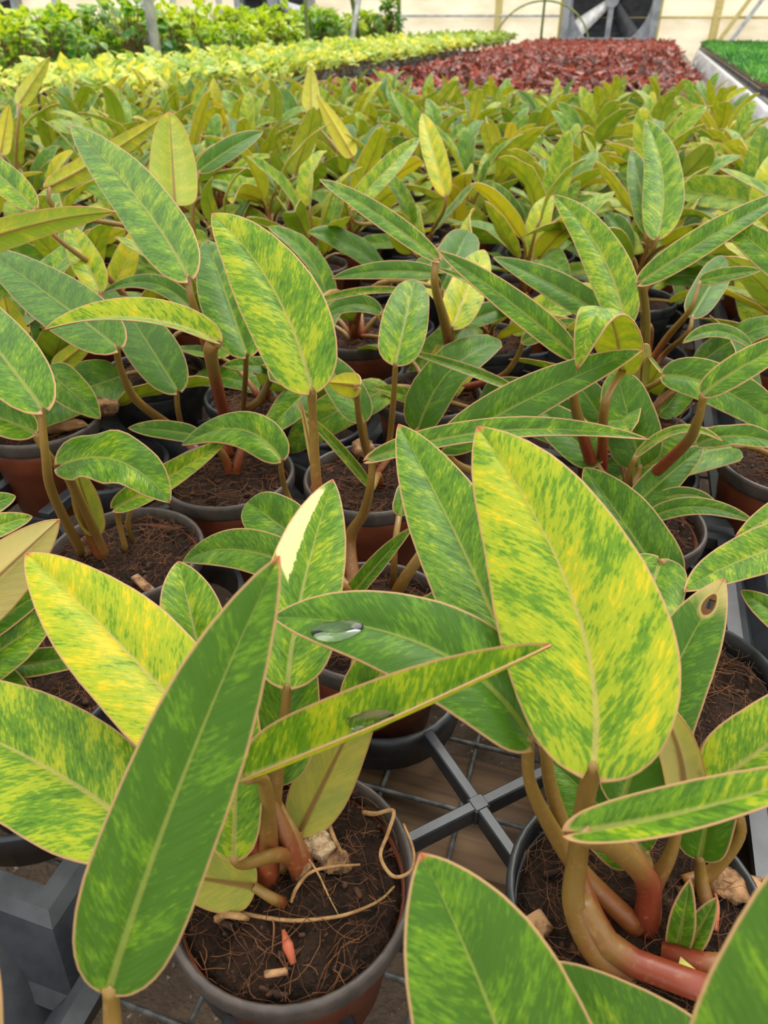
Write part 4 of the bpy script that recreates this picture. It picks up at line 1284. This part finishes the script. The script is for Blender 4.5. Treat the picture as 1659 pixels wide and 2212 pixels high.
# ------------------------------------------------------------------ right-hand seedling bench
RU0, RU1, RV0, RV1 = 1.9, 11.6, .57, 1.9
far_bench('bench', (RU0, RU1, RV0, RV1), 'dark bench on the right carrying green seedling trays', BZ + .04)
def sheet_material():
    t = NT('white_plastic_sheet')
    n = t.noise(t.ocoord(), 18, 4, .6)
    c = t.mix(t.ss(n, .3, .7), (.62, .62, .63), (.85, .85, .86))
    return t.done(t.bsdf(c, .35, t.bump(n, .5, .01), .5))
SHEET = sheet_material()
mb = MB(); vs_, fs = [], []
nn_, mm_ = 150, 8
for i in range(nn_ + 1):
    u = RU0 + (RU1 - RU0) * i / nn_
    drop = .20 + .10 * mnoise.noise(Vector((u * 1.7, 0, 0))) + .06 * mnoise.noise(Vector((u * 5, 2, 0)))
    for j in range(mm_ + 1):
        f = j / mm_
        x = RV0 - .004 - .018 * math.sin(f * 2.2) - .05 * f * (mnoise.noise(Vector((u * 6, f * 1.5, 4))) + .5 * mnoise.noise(Vector((u * 17, f * 3, 9))))
        vs_.append(UV(u, x, BZ + .065 - drop * f))
for i in range(nn_):
    for j in range(mm_):
        a = i * (mm_ + 1) + j
        fs.append((a, a + 1, a + mm_ + 2, a + mm_ + 1))
ws = mb.add(vs_, fs).build('plastic_sheet', SHEET)
md = ws.modifiers.new('thickness', 'SOLIDIFY'); md.thickness = .002
tag(ws, 'crinkled white plastic sheet hanging along the edge of the seedling bench', 'sheet')
SEEDSOIL = soil_material('seed_soil', (.05, .02, .012), (.12, .05, .03), (.2, .09, .05))
def seed_mesh(seed):
    r = random.Random(seed); m = MB()
    for i in range(420):
        b = Vector((r.uniform(-.14, .14), r.uniform(-.26, .26), 0))
        y2 = r.uniform(0, 6.28); el = R(r.uniform(30, 85))
        d = Vector((math.cos(y2) * math.cos(el), math.sin(y2) * math.cos(el), math.sin(el)))
        small_leaf(m, b + Vector((0, 0, r.uniform(0, .03))), d, Vector((.1, .1, 1)), r.uniform(.03, .06), .006)
    return m.mesh('seedlings', [SEED])
SEEDM = [seed_mesh(s) for s in range(3)]
strayb = MB().box((0, 0, .022), (.29, .54, .044), None, 0, .004).mesh('tray_body', TRAY, False)
stsoil = MB().box((0, 0, .047), (.28, .53, .012), None, 0, .003).mesh('seed_soil', SEEDSOIL, False)
k = 0
for i in range(17):
    for j in range(4):
        u, v = RU0 + .3 + i * .565, RV0 + .155 + j * .305
        q = proj(UV(u - .2, v, BZ + .1))
        if not q or q[0] > IW + 60: continue
        rt = empty('seedling_tray', UV(u, v, BZ + .055), -AZ)
        tag(rt, 'tray of fine green seedlings on the white-edged bench at the right', 'seedling tray', 'seedling trays on the right bench')
        link('tray_body', strayb, rt); link('seed_soil', stsoil, rt)
        so = link('seedlings', SEEDM[(i + j) % 3], rt, Matrix.Translation((0, 0, .05))); so['kind'] = 'stuff'

# ------------------------------------------------------------------ water drops lying on leaves
def water_material():
    t = NT('water')
    return t.done(t.node('ShaderNodeBsdfPrincipled', {'Base Color': (1, 1, 1), 'Roughness': .02, 'IOR': 1.33, 'Transmission Weight': 1.0}).outputs[0])
WATER = water_material()
bpy.context.view_layer.update()
dg = bpy.context.evaluated_depsgraph_get()
drops = [(728, 1362, .0055, 1.7, 'long water drop on the broad leaf near its left tip'),
         (800, 1556, .0042, 1.9, 'smeared water drop on the long trough-shaped leaf')]
for (x, y, r_, asp, lab) in drops:
    ok, loc_, nrm_, idx, ob, mw = scene.ray_cast(dg, CAM, ray(x, y).normalized())
    if not ok: continue
    vs_, fs = [], []
    for i in range(7):
        th = math.pi / 2 * i / 6
        for j in range(18):
            a = 2 * math.pi * j / 18
            k = 1 + .12 * math.sin(2 * a + 1) + .06 * math.sin(3 * a)
            vs_.append((math.cos(th) * math.cos(a) * r_ * asp * k, math.cos(th) * math.sin(a) * r_ * k, math.sin(th) * r_ * .20))
    for i in range(6):
        for j in range(18):
            fs.append((i * 18 + j, i * 18 + (j + 1) % 18, i * 18 + 18 + (j + 1) % 18, i * 18 + 18 + j))
    fs.append(tuple(reversed(range(18))))
    o = mesh_obj('water_drop', vs_, fs, WATER)
    z = nrm_.normalized(); xx = Vector((1, 0, .2)); xx = (xx - z * xx.dot(z)).normalized(); yy = z.cross(xx)
    m = Matrix((xx, yy, z)).transposed().to_4x4(); m.translation = loc_ + z * .0001
    o.matrix_world = m
    tag(o, lab, 'water drop', 'water drops on leaves')
